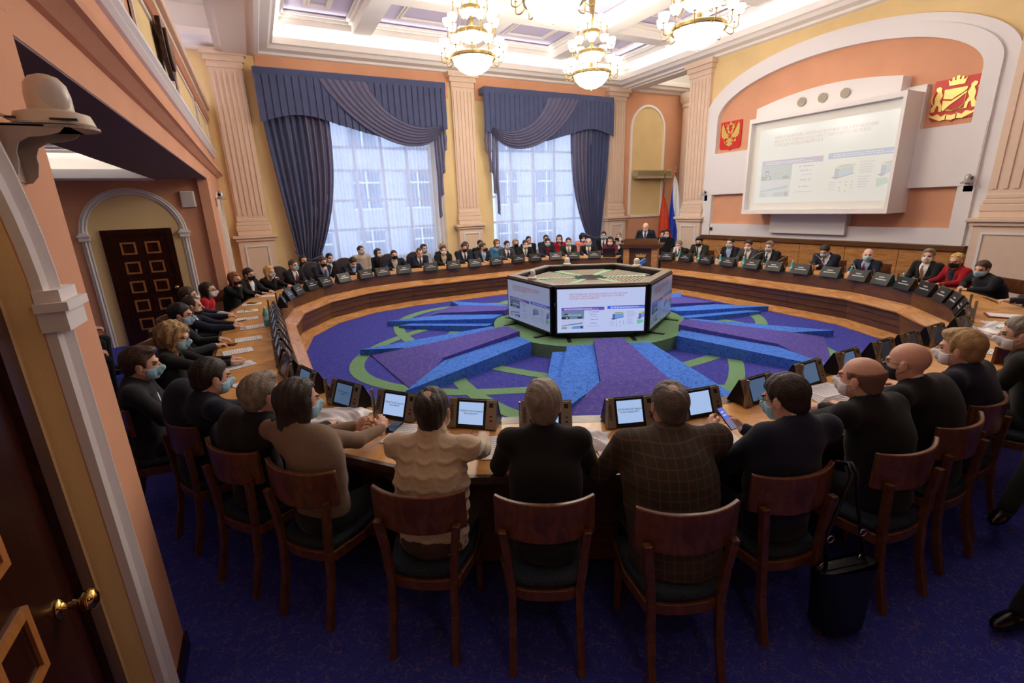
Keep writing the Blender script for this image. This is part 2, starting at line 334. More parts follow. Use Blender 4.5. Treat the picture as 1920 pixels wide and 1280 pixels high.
# pediment with three round speakers
n = 24; ped = [(8.62, 4.02)]+[(8.62-(8.62-5.5)*i/n, 4.24+.36*math.sin(PI*(.12+.70*i/n))**.9-.02) for i in range(n+1)]+[(5.5, 4.02)]
MB().prism(ped, X1-.36, X1-.02, fr_x(0)).obj('screen_pediment', WHITE, ws)
for y in (7.47, 7.0, 6.53):
    M = Matrix.Rotation(-PI/2, 3, 'Y')
    MB().lathe([(0, 0), (.078, 0), (.088, -.008), (.098, 0), (.098, .02), (.0, .02)][::-1], (X1-.375, y, 4.32), 24, M).obj('round_ceiling_speaker', GREYP, auto=True, label='round grey speaker grille in the white pediment, %s' % ({7.47: 'closest to the eagle plaque', 7.0: 'middle one', 6.53: 'closest to the city crest'}[y]), category='speaker', group='round speakers in the pediment')
# projector screen housing
FX = 11.12
hs = thing('projection_screen', 'large white boxed projection screen showing a faded slide', 'screen', (FX, 6.82, 0))
m = MB(); ya, yb, za, zb = 5.18-6.82, 8.47-6.82, 1.85, 4.08
m.box((.0, ya, za), (.755, ya+.06, zb)); m.box((0, yb-.06, za), (.755, yb, zb)); m.box((0.001, ya+.06, zb-.1), (.755, yb-.06, zb-.001)); m.box((0.001, ya+.06, za+.001), (.755, yb-.06, za+.1)); m.obj('screen_housing', WHITE, hs)
SCRM = mat('screen_fabric', (226, 226, 220), .9)
MB().box((.14, ya+.05, za+.09), (.2, yb-.05, zb-.09)).obj('screen_sheet', SCRM, hs)
# wainscot behind the presidium
wn = MB().box((X1-.06, 4.1, 0), (X1, 10.42, 1.12)).obj('wainscot', OAK, kind='structure')
for k in range(6): MB().box((X1-.085, 4.1+k*1.053+.006, .1), (X1-.055, 4.1+(k+1)*1.053-.006, 1.11)).obj('wainscot_panel', OAK, wn)
MB().box((X1-.14, 4.08, 1.12), (X1, 10.44, 1.23)).obj('wainscot_rail', OAKD, wn, bev=.01)
# entablature: cornice profile + cove shelf round the hall
def cornice(name, a, b, inward, mt=WARMW):
    """a,b wall points (x,y); inward unit vector"""
    prof = [(0, 5.95), (.10, 5.97), (.12, 6.02), (.30, 6.05), (.34, 6.10), (.36, 6.12), (.42, 6.14), (.44, 6.28), (.38, 6.28), (.38, 6.16), (0, 6.16)]
    m = MB(); V = []
    for p in (a, b): V += [(p[0]+inward[0]*d, p[1]+inward[1]*d, z) for d, z in prof]
    k = len(prof); m.add(V, [(i, (i+1) % k, k+(i+1) % k, k+i) for i in range(k)]+[tuple(range(k)), tuple(range(2*k-1, k-1, -1))])
    return m.obj(name, mt, **STRUCT)
cornice('trim_2', (X0+1.25, Y1), (X1, Y1), (0, -1)); cornice('trim_3', (X1, Y1), (X1, 1.2), (-1, 0)); cornice('trim_4', (X0+1.25, 1.2), (X1, 1.2), (0, 1)); cornice('trim_5', (X0+1.25, 1.2), (X0+1.25, Y1), (1, 0))
for a, b, c in (((X0-2, Y1), (X0+.45, Y1), (0, -1)), ((12.4, Y1), (15.6, Y1), (0, -1)), ((15.6, Y1), (15.6, 10), (-1, 0)), ((X1+.5, Y1), (X1+.5, 10.9), (1, 0))): cornice('trim_6', a, b, c)
for A_, B_ in (((-6, Y1-.012, 6.165), (15.6, Y1, 6.86)), ((X1-.012, 1.2, 6.165), (X1, 10.9, 6.86))): MB().box(A_, B_).obj('trim_8', CEIL, **STRUCT)
MB().box((-6, 10.785, 3.06), (-1.5, 10.8, 3.42)).obj('trim_9', CEIL, **STRUCT)
# ceiling with coffers: a slab at 6.85, lavender fields, framed raised panels, beams
ce = MB().box((-6, -3.3, 6.86), (16.5, 15, 7.0)).obj('ceiling', WARMW, **STRUCT)
MB().box((-.25, 1.0, 5.93), (.55, Y1, 6.86)).box((-.10, 1.0, 5.88), (.40, Y1-.2, 5.93)).obj('main_beam', BEIGE, ce)
cx0, cx1, cy0, cy1 = 1.15, 11.4, 2.0, 13.72
MB().box((.55, cy1, 6.55), (X1, Y1, 6.86)).box((cx1, 1.2, 6.55), (X1, cy1, 6.86)).box((.55, 1.2, 6.55), (cx0, cy1, 6.86)).box((cx0, 1.2, 6.55), (cx1, cy0, 6.86)).obj('coffer_border', CEIL, ce)
bx = [3.05, 5.98, 8.85]; by = [11.35, 8.35, 5.35]
m = MB()
for x in bx: m.box((x-.22, cy0, 6.48), (x+.22, cy1, 6.86))
for y in by: m.box((cx0, y-.2, 6.50), (cx1, y+.2, 6.86))
m.obj('coffer_beams', CEIL, ce)
xs = [cx0]+bx+[cx1]; ys = [cy0]+by[::-1]+[cy1]
for i in range(4):
    for j in range(4):
        a0, a1 = xs[i]+(.22 if i else 0), xs[i+1]-(.22 if i < 3 else 0); b0, b1 = ys[j]+(.2 if j else 0), ys[j+1]-(.2 if j < 3 else 0)
        MB().box((a0, b0, 6.82), (a1, b1, 6.86)).obj('coffer_field', LAV, ce)
        m = MB()
        for q, (w_, z) in enumerate(((.07, 6.68), (.13, 6.74))):
            for A, B in (((a0, b0), (a1, b0+w_)), ((a0, b1-w_), (a1, b1)), ((a0, b0+w_), (a0+w_, b1-w_)), ((a1-w_, b0+w_), (a1, b1-w_))): m.box((A[0], A[1], z+.0013*q), (B[0], B[1], z+.06-.002*q))
        m.obj('coffer_moulding', CEIL, ce)
        p = .55; A0, A1, B0, B1 = a0+p, a1-p, b0+p, b1-p; m = MB()
        for q, z in ((0, 6.79), (.06, 6.775)):
            for A, B in (((A0+q, B0+q), (A1-q, B0+q+.05)), ((A0+q, B1-q-.05), (A1-q, B1-q)), ((A0+q, B0+q+.05), (A0+q+.05, B1-q-.05)), ((A1-q-.05, B0+q+.05), (A1-q, B1-q-.05))): m.box((A[0], A[1], z), (B[0], B[1], 6.82))
        m.obj('panel_frame', CEIL, ce)
# left side: balcony over an alcove, far pier, near pier
SB = 2.93
BW = MB().box((-6.2, 10.8, 0), (-.86, 11.2, 6.9)).obj('wall_alcove_end', ORANGE, **STRUCT)
MB().box((-.86, 10.72, 0), (X0, Y1+.1, SB-.001)).obj('pier_far', ORANGE, **STRUCT)
MB().box((-6.2, -3.2, 0), (-6.0, 11, 6.9)).obj('wall_left', ORANGE, **STRUCT)
bl = MB().box((-1.5, 2.64, SB), (-.861, Y1, 3.25)).box((-.86, 2.64, SB), (X0, Y1, 4.72)).obj('balcony', ORANGE, **STRUCT)
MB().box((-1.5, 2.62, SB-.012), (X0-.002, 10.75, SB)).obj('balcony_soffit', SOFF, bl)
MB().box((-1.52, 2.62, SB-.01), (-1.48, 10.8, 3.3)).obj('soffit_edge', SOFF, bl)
m = MB(); prof = [(0, 3.13), (.03, 3.14), (.10, 3.19), (.13, 3.20), (.13, 3.25), (0, 3.27)]
def run(prof, ya, yb, name, mt, par):
    V = [(X0+d, y, z) for y in (ya, yb) for d, z in prof]; k = len(prof)
    return MB().add(V, [(i, k+i, k+(i+1) % k, (i+1) % k) for i in range(k)]+[tuple(range(k)), tuple(range(2*k-1, k-1, -1))]).obj(name, mt, par)
run(prof, .9, Y1, 'balcony_moulding', ORANGE, bl)
run([(0, 3.60), (.03, 3.61), (.065, 3.65), (.04, 3.68), (.04, 3.71), (.075, 3.74), (.075, 3.77), (0, 3.79)], .9, Y1, 'balcony_white_moulding', WHITE, bl)
run([(0, 4.36), (.05, 4.38), (.03, 4.42), (.08, 4.46), (.05, 4.52), (0, 4.54)], .9, Y1, 'balcony_top_moulding', ORANGE, bl)
MB().box((-.9, .9, 4.66), (-.58, Y1, 4.80)).box((-.88, .9, 4.58), (-.64, Y1, 4.66)).obj('balcony_rail', BEIGE, bl, bev=.015)
for k in range(4):
    y = 1.75+1.15+k*2.82
    MB().box((X0-.01, y, 3.86), (X0+.012, y+2.35, 4.30)).obj('parapet_field', YELLOW, bl)
    MB().box((X0, y, 3.84), (X0+.035, y+2.35, 3.88)).box((X0, y, 4.29), (X0+.035, y+2.35, 4.33)).box((X0, y, 3.881), (X0+.034, y+.05, 4.289)).box((X0, y+2.30, 3.881), (X0+.034, y+2.35, 4.289)).obj('parapet_frame', WHITE, bl)
# alcove ceiling and its lit cornice
al = MB().box((-6.2, 2.6, 3.42), (-1.48, 10.8, 3.55)).obj('ceiling_alcove', WARMW, **STRUCT)
MB().box((-6, 10.25, 3.28), (-1.5, 10.3, 3.42)).box((-6, 10.15, 3.32), (-1.5, 10.2, 3.42)).box((-6, 10.05, 3.36), (-1.5, 10.1, 3.42)).obj('alcove_moulding', WARMW, al)
MB().box((-6, 10.48, 2.90), (-1.5, 10.8, 2.93)).box((-6, 10.46, 2.92), (-1.5, 10.5, 3.06)).obj('alcove_cornice', WHITE, al)
MB().box((-6.2, 2.6, 3.0), (-1.48, 2.75, 3.5)).obj('alcove_front', WARMW, al)
# arch trim and door on the alcove end wall
def arch_door(name, cx, half, zs, mapf, par, tw=.11, dw=.51, dz=2.08, closed=True):
    r = half-.0
    m = MB(); prof = [(0, 0), (.0, .03), (tw*.12, .04), (tw*.2, .026), (tw*.3, .026), (tw*.36, .05), (tw*.5, .055), (tw*.6, .04), (tw*.68, .024), (tw*.78, .024), (tw*.84, .04), (tw, .03), (tw, 0)]
    n = 28; path = [(cx-half, 0., 1., 0.), (cx-half, zs, 1., 0.)]+[(cx-half*math.cos(PI*i/n), zs+half*math.sin(PI*i/n), math.cos(PI*i/n), -math.sin(PI*i/n)) for i in range(1, n)]+[(cx+half, zs, -1., 0.), (cx+half, 0., -1., 0.)]
    V = [mapf(p[0]+p[2]*d, p[1]+p[3]*d, h) for p in path for d, h in prof]; k = len(prof)
    m.add(V, [(i*k+q, (i+1)*k+q, (i+1)*k+q+1, i*k+q+1) for i in range(len(path)-1) for q in range(k-1)])
    t = m.obj('arch_trim', WHITE, par)
    for sx in (-1, 1):
        q = cx+sx*(half-tw/2); m = MB()
        for hw, za, zb, d in ((tw/2+.02, zs-.09, zs-.02, .075), (tw/2+.035, zs-.02, zs+.01, .09), (tw/2+.01, zs+.01, zs+.05, .07)):
            P = [mapf(q-hw, za, 0), mapf(q+hw, za, 0), mapf(q+hw, zb, 0), mapf(q-hw, zb, 0), mapf(q-hw, za, d), mapf(q+hw, za, d), mapf(q+hw, zb, d), mapf(q-hw, zb, d)]
            m.add(P, [(0, 1, 2, 3), (4, 7, 6, 5), (0, 4, 5, 1), (1, 5, 6, 2), (2, 6, 7, 3), (3, 7, 4, 0)])
        m.obj('trim_block', WHITE, par)
mapd = lambda a, z, h: (a, 10.8-h, z)
arch_door('x', -1.95, .78, 2.0, mapd, BW)
MB().prism(arch_poly(-1.95, .68, 2.0, .68, 0), 10.785, 10.81, fr_y(0)).obj('arch_field', YELLOW, BW)
def door(name, mapf, x0, x1, z1, knob, cells=None):
    """panelled door: map (a along, z up, h out of the wall)"""
    def bx_(m, a0, a1, z0, z1_, h0, h1):
        P = [mapf(a, z, h) for h in (h0, h1) for a, z in ((a0, z0), (a1, z0), (a1, z1_), (a0, z1_))]
        m.add(P, [(0, 1, 2, 3), (7, 6, 5, 4), (0, 4, 5, 1), (1, 5, 6, 2), (2, 6, 7, 3), (3, 7, 4, 0)])
    m = MB(); f = .09
    bx_(m, x0, x0+f, 0, z1-f, 0, .06); bx_(m, x1-f, x1, 0, z1-f, 0, .06); bx_(m, x0, x1, z1-f, z1, 0, .06)
    r = m.obj(name, DOORW, **STRUCT)
    m = MB(); bx_(m, x0+f, x1-f, .01, z1-f, 0, .035); lf = m.obj('door_leaf', DOORW, r)
    wd = (x1-x0-2*f); pw, ph = wd*.26, .215
    if cells: pw, ph = .21, .22
    for i in range(2):
        for j in range(5 if not cells else 4):
            ax = x0+f+wd*(.30 if i == 0 else .72)-pw/2; z = z1-f-.30-j*.345-ph/2+.06
            if cells: ax = cells[i]; z = .26+.36*j
            m = MB(); b = .028
            bx_(m, ax, ax+pw, z, z+b, .03, .05); bx_(m, ax, ax+pw, z+ph-b, z+ph, .03, .05); bx_(m, ax, ax+b, z+b, z+ph-b, .03, .05); bx_(m, ax+pw-b, ax+pw, z+b, z+ph-b, .03, .05)
            m.obj('panel_beading', DOORF, r)
            m = MB(); bx_(m, ax+b, ax+pw-b, z+b, z+ph-b, .025, .04); m.obj('door_panel', DOORW, r)
    k0 = Vector(mapf(knob[0], knob[1], .035)); k1 = Vector(mapf(knob[0], knob[1], .12)); d = (k1-k0).normalized(); M = d.to_track_quat('Z', 'Y').to_matrix()
    MB().lathe([(0, 0), (.034, 0), (.034, .006), (.02, .012), (.012, .02), (.012, .035), (.02, .04), (.014, .05), (.018, .055), (.032, .066), (.036, .08), (.03, .095), (.014, .104), (0, .105)], k0, 24, M).obj('door_knob', mat('polished_brass', (214, 178, 104), .12, 1.), r, smooth=True)
    return r
door('door_1', mapd, -2.45, -1.42, 2.08, (-1.52, 1.0))
# near pier: plane x=-.7 with a shallow arched recess and the door beside the camera
NP = MB().box((-1.0, 2.121, 0), (X0, 2.64, 2.999)).obj('pier_near', ORANGE, **STRUCT)
ncx, nh, nzs, NB = 1.22, .90, 1.98, -.775
pts = [(ncx+nh*math.cos(PI*i/24), nzs+nh*math.sin(PI*i/24)) for i in range(25)]
out = [(max(.319, min(2.12, ncx+1.6*nh*math.cos(PI*i/24))), 3.0) if 4 <= i <= 20 else ((2.12, nzs+(3.0-nzs)*i/4) if i < 4 else (.319, nzs+(3.0-nzs)*(24-i)/4)) for i in range(25)]
MB().strip(out, pts, -1.0, X0, fr_x(0)).obj('pier_spandrel', ORANGE, **STRUCT)
MB().box((-1.0, -3.2, 0), (X0, .318, 4.7)).box((-1.0, .319, 3.0), (X0, 2.639, 4.7)).obj('wall_left_near', ORANGE, **STRUCT)
wnr = MB().box((-1.1, .25, 0), (NB, 2.13, 2.95)).obj('niche_back', YELLOW, **STRUCT)
n = 24; A = [(ncx-nh, 0)]+[(ncx-nh*math.cos(PI*i/n), nzs+nh*math.sin(PI*i/n)) for i in range(n+1)]+[(ncx+nh, 0)]
B = [(ncx+(p[0]-ncx)*.995, nzs+(p[1]-nzs)*.995 if p[1] > nzs else p[1]) for p in A]
MB().strip(A, B, NB-.05, X0-.004, fr_x(0)).obj('arch_reveal', YELLOW, wnr)
arch_door('near', ncx, nh+.15, nzs, lambda a, z, h: (X0+h, a, z), wnr, .15)
door('door_2', lambda a, z, h: (NB-.03+h, a, z), .86, 2.01, 2.1, (1.80, 1.04), (1.07, 1.42))
# near end: unseen slab and parapet added to shade the near floor; end wall
MB().box((X0, -3.3, 2.96), (X1, .1, 3.3)).obj('shade_slab', SOFF, **STRUCT)
MB().box((X0, -.1, 3.3), (X1, .1, 4.7)).obj('shade_parapet', ORANGE, **STRUCT)
MB().box((-6.2, -3.4, 0), (16.4, -3.2, 6.9)).obj('wall_front', ORANGE, **STRUCT)
# tall narrow niche on the far pier
for y0_, y1_ in ((12.0, 13.5),):
    c = (y0_+y1_)/2
    m = MB(); n = 16; hw = .62
    A = [(c-hw, 0.9)]+[(c-hw*math.cos(PI*i/n), 2.15+hw*math.sin(PI*i/n)) for i in range(n+1)]+[(c+hw, .9)]
    B = [(c+(p[0]-c)*.86, 2.15+(p[1]-2.15)*.86 if p[1] > 2.15 else p[1]) for p in A]
    m.strip(A, B, X0-.01, X0+.05, fr_x(0)).obj('trim_7', WHITE, **STRUCT)
    MB().prism(B, X0-.01, X0+.004, fr_x(0)).obj('far_niche_field', YELLOW, **STRUCT)
for nme, a, b in (('baseboard_left', (X0, 2.655, 0), (X0+.015, 2.29, .1)),): MB().box(a, b).obj(nme, DOORW, **STRUCT)
# street facade outside the windows
fa = mat('outside_facade', (196, 200, 214), .8); m = MB().box((-8, 30, -6), (24, 31, 16)); fo = m.obj('facade_outside', fa, kind='structure')
for i in range(8):
    for j in range(3):
        x = -4+i*3.1; z = -1+j*3.4
        MB().box((x, 29.9, z), (x+1.5, 30.05, z+2.1)).obj('facade_window', mat('facade_window_glass', (110, 125, 150), .2), fo)
        MB().box((x-.1, 29.85, z-.1), (x+1.6, 30., z)).box((x+.7, 29.86, z), (x+.8, 29.94, z+2.1)).box((x, 29.84, z+1.4), (x+.7, 29.95, z+1.5)).box((x+.8, 29.84, z+1.4), (x+1.5, 29.95, z+1.5)).box((x-.1, 29.85, z+2.1), (x+1.6, 30., z+2.2)).obj('facade_frame', WFR, fo)

# ---------------------------------------------------------------- carpet star: inlaid atom rings, dais and rays
DC = (5.07, 6.83)
fl = bpy.data.objects['floor']
for k in range(3):
    th = k*PI/3; m = MB(); n = 72; o_, i_ = [], []
    for q in range(n):
        a = 2*PI*q/n
        for L, (ra, rb) in ((o_, (4.02, 2.42)), (i_, (3.80, 2.22))):
            x, y = ra*math.cos(a), rb*math.sin(a); L.append((DC[0]-.2+x*math.cos(th)-y*math.sin(th), DC[1]+x*math.sin(th)+y*math.cos(th)))
    m.strip(o_, i_, -.02, .004+.0015*k, closed=True).obj('green_inlay_ring', CARP_G, fl)
dz = .2
st = thing('carpeted_dais', 'stepped star dais clad in green, violet and light blue carpet', 'dais', (DC[0], DC[1], 0))
MB().lathe([(0, 0), (1.72, 0), (1.72, dz), (0, dz)], (0, 0, 0), 64).obj('round_platform', CARP_G, st)
def slab(poly_z, name, mt):
    """top polygon with own heights, sides down to the floor"""
    n = len(poly_z); V = [(x, y, z) for x, y, z in poly_z]+[(x, y, 0) for x, y, z in poly_z]
    return MB().add(V, [tuple(range(n))]+[(i, n+i, n+(i+1) % n, (i+1) % n) for i in range(n)]).obj(name, mt, st)
def ray(th, lo, hi):
    c, s = math.cos(th), math.sin(th); T = lambda u, v, z: (c*u-s*v, s*u+c*v, z)
    slab([T(1.62, -.22, .31), T(3.05, -.41, .19), T(3.72, -1.02, .015), T(3.72, 1.02, .015), T(3.05, .41, .19), T(1.62, .22, .31)], 'violet_ramp', CARP_P)
    for sg, dbl in ((-1, lo), (1, hi)):
        f = (lambda L: [T(u, v*sg, z) for u, v, z in (L if sg > 0 else L[::-1])])
        slab(f([(1.66, .20, .23), (1.66, .62, .23), (3.86, 1.10, .10), (3.05, .42, .15)][::1]), 'blue_wedge', CARP_L)
        if dbl: slab(f([(1.66, .60, .14), (1.66, .84, .14), (3.5, 1.16, .06), (3.3, .98, .08)]), 'lower_blue_wedge', CARP_L)
for k, (lo, hi) in enumerate(((1, 0), (0, 1), (0, 1), (0, 0), (1, 0), (0, 0))):
    ray(math.radians(4+60*k), lo, hi)

# ---------------------------------------------------------------- conference table ring
GAP = (math.radians(28.5), math.radians(42))
def ringpoly(d, a0, a1, n):
    return [ring(a0+(a1-a0)*i/n, d)[0] for i in range(n+1)]
tb = thing('conference_table', 'huge ring-shaped oak conference table around the carpet star', 'table', (RX, RY, 0))
NS = 26; A0, A1 = GAP[1], GAP[0]+2*PI; parts = {}
# break points in angle, chosen so that each piece spans a similar length of the ring
fine = [A0+(A1-A0)*i/2000 for i in range(2001)]; P = [ring(a, 0)[0] for a in fine]; L = [0]
for i in range(2000): L.append(L[-1]+math.hypot(P[i+1][0]-P[i][0], P[i+1][1]-P[i][1]))
brk = [fine[min(range(2001), key=lambda i: abs(L[i]-L[-1]*k/NS))] for k in range(NS+1)]
def off(pt, nrm, d): return (pt[0]+nrm[0]*d-RX, pt[1]+nrm[1]*d-RY)
for k in range(NS):
    p0, n0 = ring(brk[k], 0); p1, n1 = ring(brk[k+1], 0); e = .002
    def quad(d0, d1):
        a, b, c, d = off(p0, n0, d0), off(p1, n1, d0), off(p1, n1, d1), off(p0, n0, d1)
        def sh(u, v): L_ = math.hypot(v[0]-u[0], v[1]-u[1]); t = e/L_; return (u[0]+(v[0]-u[0])*t, u[1]+(v[1]-u[1])*t)
        return [sh(a, b), sh(b, a), sh(c, d), sh(d, c)]
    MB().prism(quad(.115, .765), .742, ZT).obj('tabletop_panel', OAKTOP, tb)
    MB().prism(quad(0, .113), .742, ZT+.001).obj('inner_edging', WALN, tb)
    MB().prism(quad(.767, .80), .735, ZT+.001).obj('outer_edging', WALN, tb)
    def face(prof, name, mt, par=tb):
        V = [(*off(p0, n0, d), z) for d, z in prof]+[(*off(p1, n1, d), z) for d, z in prof]; q = len(prof)
        V = [((v[0]-V[(i+q) % (2*q)][0])*(1-e)+V[(i+q) % (2*q)][0], (v[1]-V[(i+q) % (2*q)][1])*(1-e)+V[(i+q) % (2*q)][1], v[2]) for i, v in enumerate(V)]
        return MB().add(V, [(i, q+i, q+(i+1) % q, (i+1) % q) for i in range(q)]+[tuple(range(q)), tuple(range(2*q-1, q-1, -1))]).obj(name, mt, par)
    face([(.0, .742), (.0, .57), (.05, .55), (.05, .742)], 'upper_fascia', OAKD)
    face([(.0, .57), (-.17, .47), (-.17, .45), (.05, .45), (.05, .57)], 'sloped_ledge', OAK)
    for q in range(3):
        z = .45-.118*q; d = -.12+.02*q
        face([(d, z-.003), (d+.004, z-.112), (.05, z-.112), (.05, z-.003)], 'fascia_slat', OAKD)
    face([(-.08, .096), (-.26, .012), (-.26, 0), (.05, 0), (.05, .096)], 'sloped_plinth', OAK)
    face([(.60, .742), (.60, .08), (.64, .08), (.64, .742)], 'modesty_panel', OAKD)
# ================================================================ WRITING
def text_obj(name, body, size, mt, parent, M, align='CENTER', spacing=1.0, xs=1.0, ext=0.0006, label=None):
    c = bpy.data.curves.new(name, 'FONT'); c.body = body; c.size = size; c.align_x = align; c.align_y = 'CENTER'; c.space_line = .95; c.resolution_u = 1
    c.extrude = ext; c.space_character = spacing
    t = bpy.data.objects.new(name, c); COL.objects.link(t); bpy.context.view_layer.update()
    me = bpy.data.meshes.new_from_object(t.evaluated_get(bpy.context.evaluated_depsgraph_get()))
    bpy.data.objects.remove(t); me.materials.clear(); me.materials.append(mt); me.name = name
    o = bpy.data.objects.new(name, me); COL.objects.link(o); o.parent = parent; o.matrix_local = M @ Matrix.Diagonal((xs, 1, 1, 1))
    if label: o['label'] = label
    return o
def slide(parent, W, H_, fr, mk, lo=False):
    """the presentation slide, drawn as flat layers; u,v in 0..1 from the top-left corner of the visible image; fr(u,v,h)"""
    def q(name, u0, v0, u1, v1, col, h=.001, poly=None):
        P = poly or [(u0, v0), (u1, v0), (u1, v1), (u0, v1)]
        return MB().add([fr(u, v, h) for u, v in P], [tuple(range(len(P)))]).obj(name, mk(col), parent)
    q('slide_ground', 0, 0, 1, 1, (200, 212, 255), 0.)
    o = Vector(fr(0, 0, 0)); ex = (Vector(fr(1, 0, 0))-o).normalized(); ey = (o-Vector(fr(0, 1, 0))).normalized(); ez = ex.cross(ey)
    def M(u, v, h=.002): p = Vector(fr(u, v, h)); return Matrix(((ex.x, ey.x, ez.x, p.x), (ex.y, ey.y, ez.y, p.y), (ex.z, ey.z, ez.z, p.z), (0, 0, 0, 1)))
    for i, s in enumerate(('МЕРОПРИЯТИЯ, НАПРАВЛЕННЫЕ НА УЛУЧШЕНИЕ', 'АРХИТЕКТУРНО-ХУДОЖЕСТВЕННОГО ОБЛИКА', 'ГОРОДА НОВОСИБИРСКА')):
        text_obj('slide_title', s, H_*.052, mk((190, 92, 98)), parent, M(.135, .125+.05*i), 'LEFT', ext=.0002)
    q('slide_bar', .048, .42, .54, .49, (112, 82, 190)); q('slide_bar', .575, .405, 1, .475, (56, 100, 232))
    for u0, u1, v in ((.08, .40, .447), (.08, .47, .468), (.61, .93, .43), (.61, 1., .452)):
        m = MB(); u = u0
        while u < u1-.01:
            d = .012+.02*random.random(); m.add([fr(u, v-.006, .002), fr(min(u+d, u1), v-.006, .002), fr(min(u+d, u1), v+.006, .002), fr(u, v+.006, .002)], [(0, 1, 2, 3)]); u += d+.005
        m.obj('bar_text_line', mk((225, 220, 255)), parent)
    q('slide_photo', .048, .49, .307, .685, (112, 140, 172)); q('shop_front', .05, .63, .14, .685, (40, 56, 66), .002); q('shop_front', .235, .635, .285, .675, (60, 52, 66), .002)
    q('shop_window', .10, .64, .125, .675, (150, 170, 165), .003); q('sign_emblem', 0, 0, 0, 0, (52, 24, 52), .002, [(.085, .545), (.094, .555), (.106, .555), (.115, .545), (.115, .62), (.085, .62)])
    q('sign_emblem_mark', .092, .585, .109, .61, (225, 190, 215), .003)
    for pts in ([(.13, .60), (.138, .56), (.15, .565), (.142, .60), (.155, .60)], [(.16, .60), (.165, .583), (.17, .60), (.176, .583), (.182, .6), (.19, .585), (.196, .60), (.204, .585), (.21, .6), (.218, .565), (.22, .60)], [(.235, .585), (.233, .60), (.242, .60), (.246, .585), (.252, .6), (.258, .61), (.262, .57), (.268, .6), (.276, .585)]):
        MB().tube([fr(u, v, .004) for u, v in pts], .0022*W, 4).obj('sign_script', mk((230, 225, 255)), parent)
    q('slide_photo', .048, .685, .307, .915, (200, 205, 240)); q('photo_banner', 0, 0, 0, 0, (88, 150, 220), .002, [(.055, .825), (.29, .765), (.29, .80), (.055, .845)])
    q('photo_street', 0, 0, 0, 0, (120, 150, 200), .002, [(.17, .86), (.3, .84), (.305, .91), (.17, .91)]); q('photo_street', .05, .86, .11, .915, (150, 160, 170), .002)
    q('photo_street', .27, .85, .29, .91, (48, 72, 110), .003)
    for u, v, a, b in ((.37, .53, .39, .48), (.43, .585, .37, .415), (.455, .705, .385, .435), (.385, .79, .40, .455)):
        m = MB(); k = 10; m.add([fr(u+.007*math.cos(2*PI*i/k), v+.011*math.sin(2*PI*i/k), .002) for i in range(k)], [tuple(range(k))]); m.add([fr(a, v-.006, .002), fr(b, v-.006, .002), fr(b, v+.006, .002), fr(a, v+.006, .002)], [(0, 1, 2, 3)])
        m.obj('logo_line', mk((120, 128, 178)), parent)
    for u0, u1, v in ((.385, .47, .64), (.44, .465, .585), (.35, .49, .86)): q('text_line', u0, v-.005, u1, v+.005, (168, 174, 220), .002)
    for ox, cut in ((0, 0), (.30, 1)):
        P = lambda L: [(min(u+ox, 1.), v) for u, v in L]
        q('kiosk_ground', 0, 0, 0, 0, (70, 84, 130), .002, P([(.615, .70), (.645, .725), (.775, .665), (.74, .65)])); q('kiosk_wall', 0, 0, 0, 0, (120, 160, 240), .003, P([(.665, .60), (.76, .575), (.76, .66), (.665, .705)]))
        q('kiosk_side', 0, 0, 0, 0, (88, 112, 190), .003, P([(.635, .59), (.665, .60), (.665, .705), (.635, .69)])); q('kiosk_roof', 0, 0, 0, 0, (206, 214, 96), .004, P([(.625, .575), (.67, .60), (.775, .575), (.77, .55), (.68, .55)]))
        q('kiosk_roof_top', 0, 0, 0, 0, (130, 140, 170), .005, P([(.65, .572), (.675, .585), (.755, .568), (.745, .558), (.69, .558)]))
    for v in (.54, .57, .60, .63, .66, .71, .74, .77, .80, .83):
        q('text_line', .80, v-.006, .80+.06+.035*random.random(), v+.006, (176, 180, 225), .002)
    for i in range(4):
        for j in range(3):
            q('legend_swatch', .68+.04*j, .755+.035*i, .688+.04*j, .772+.035*i, (120, 124, 160), .002) if (i*3+j) % 4 != 3 else None
        q('text_line', .605, .76+.03*i, .655, .768+.03*i, (170, 176, 224), .002)
    q('green_patch', 0, 0, 0, 0, (120, 200, 176), .002, [(.915, .74), (.98, .735), (.99, .80), (.92, .845)])

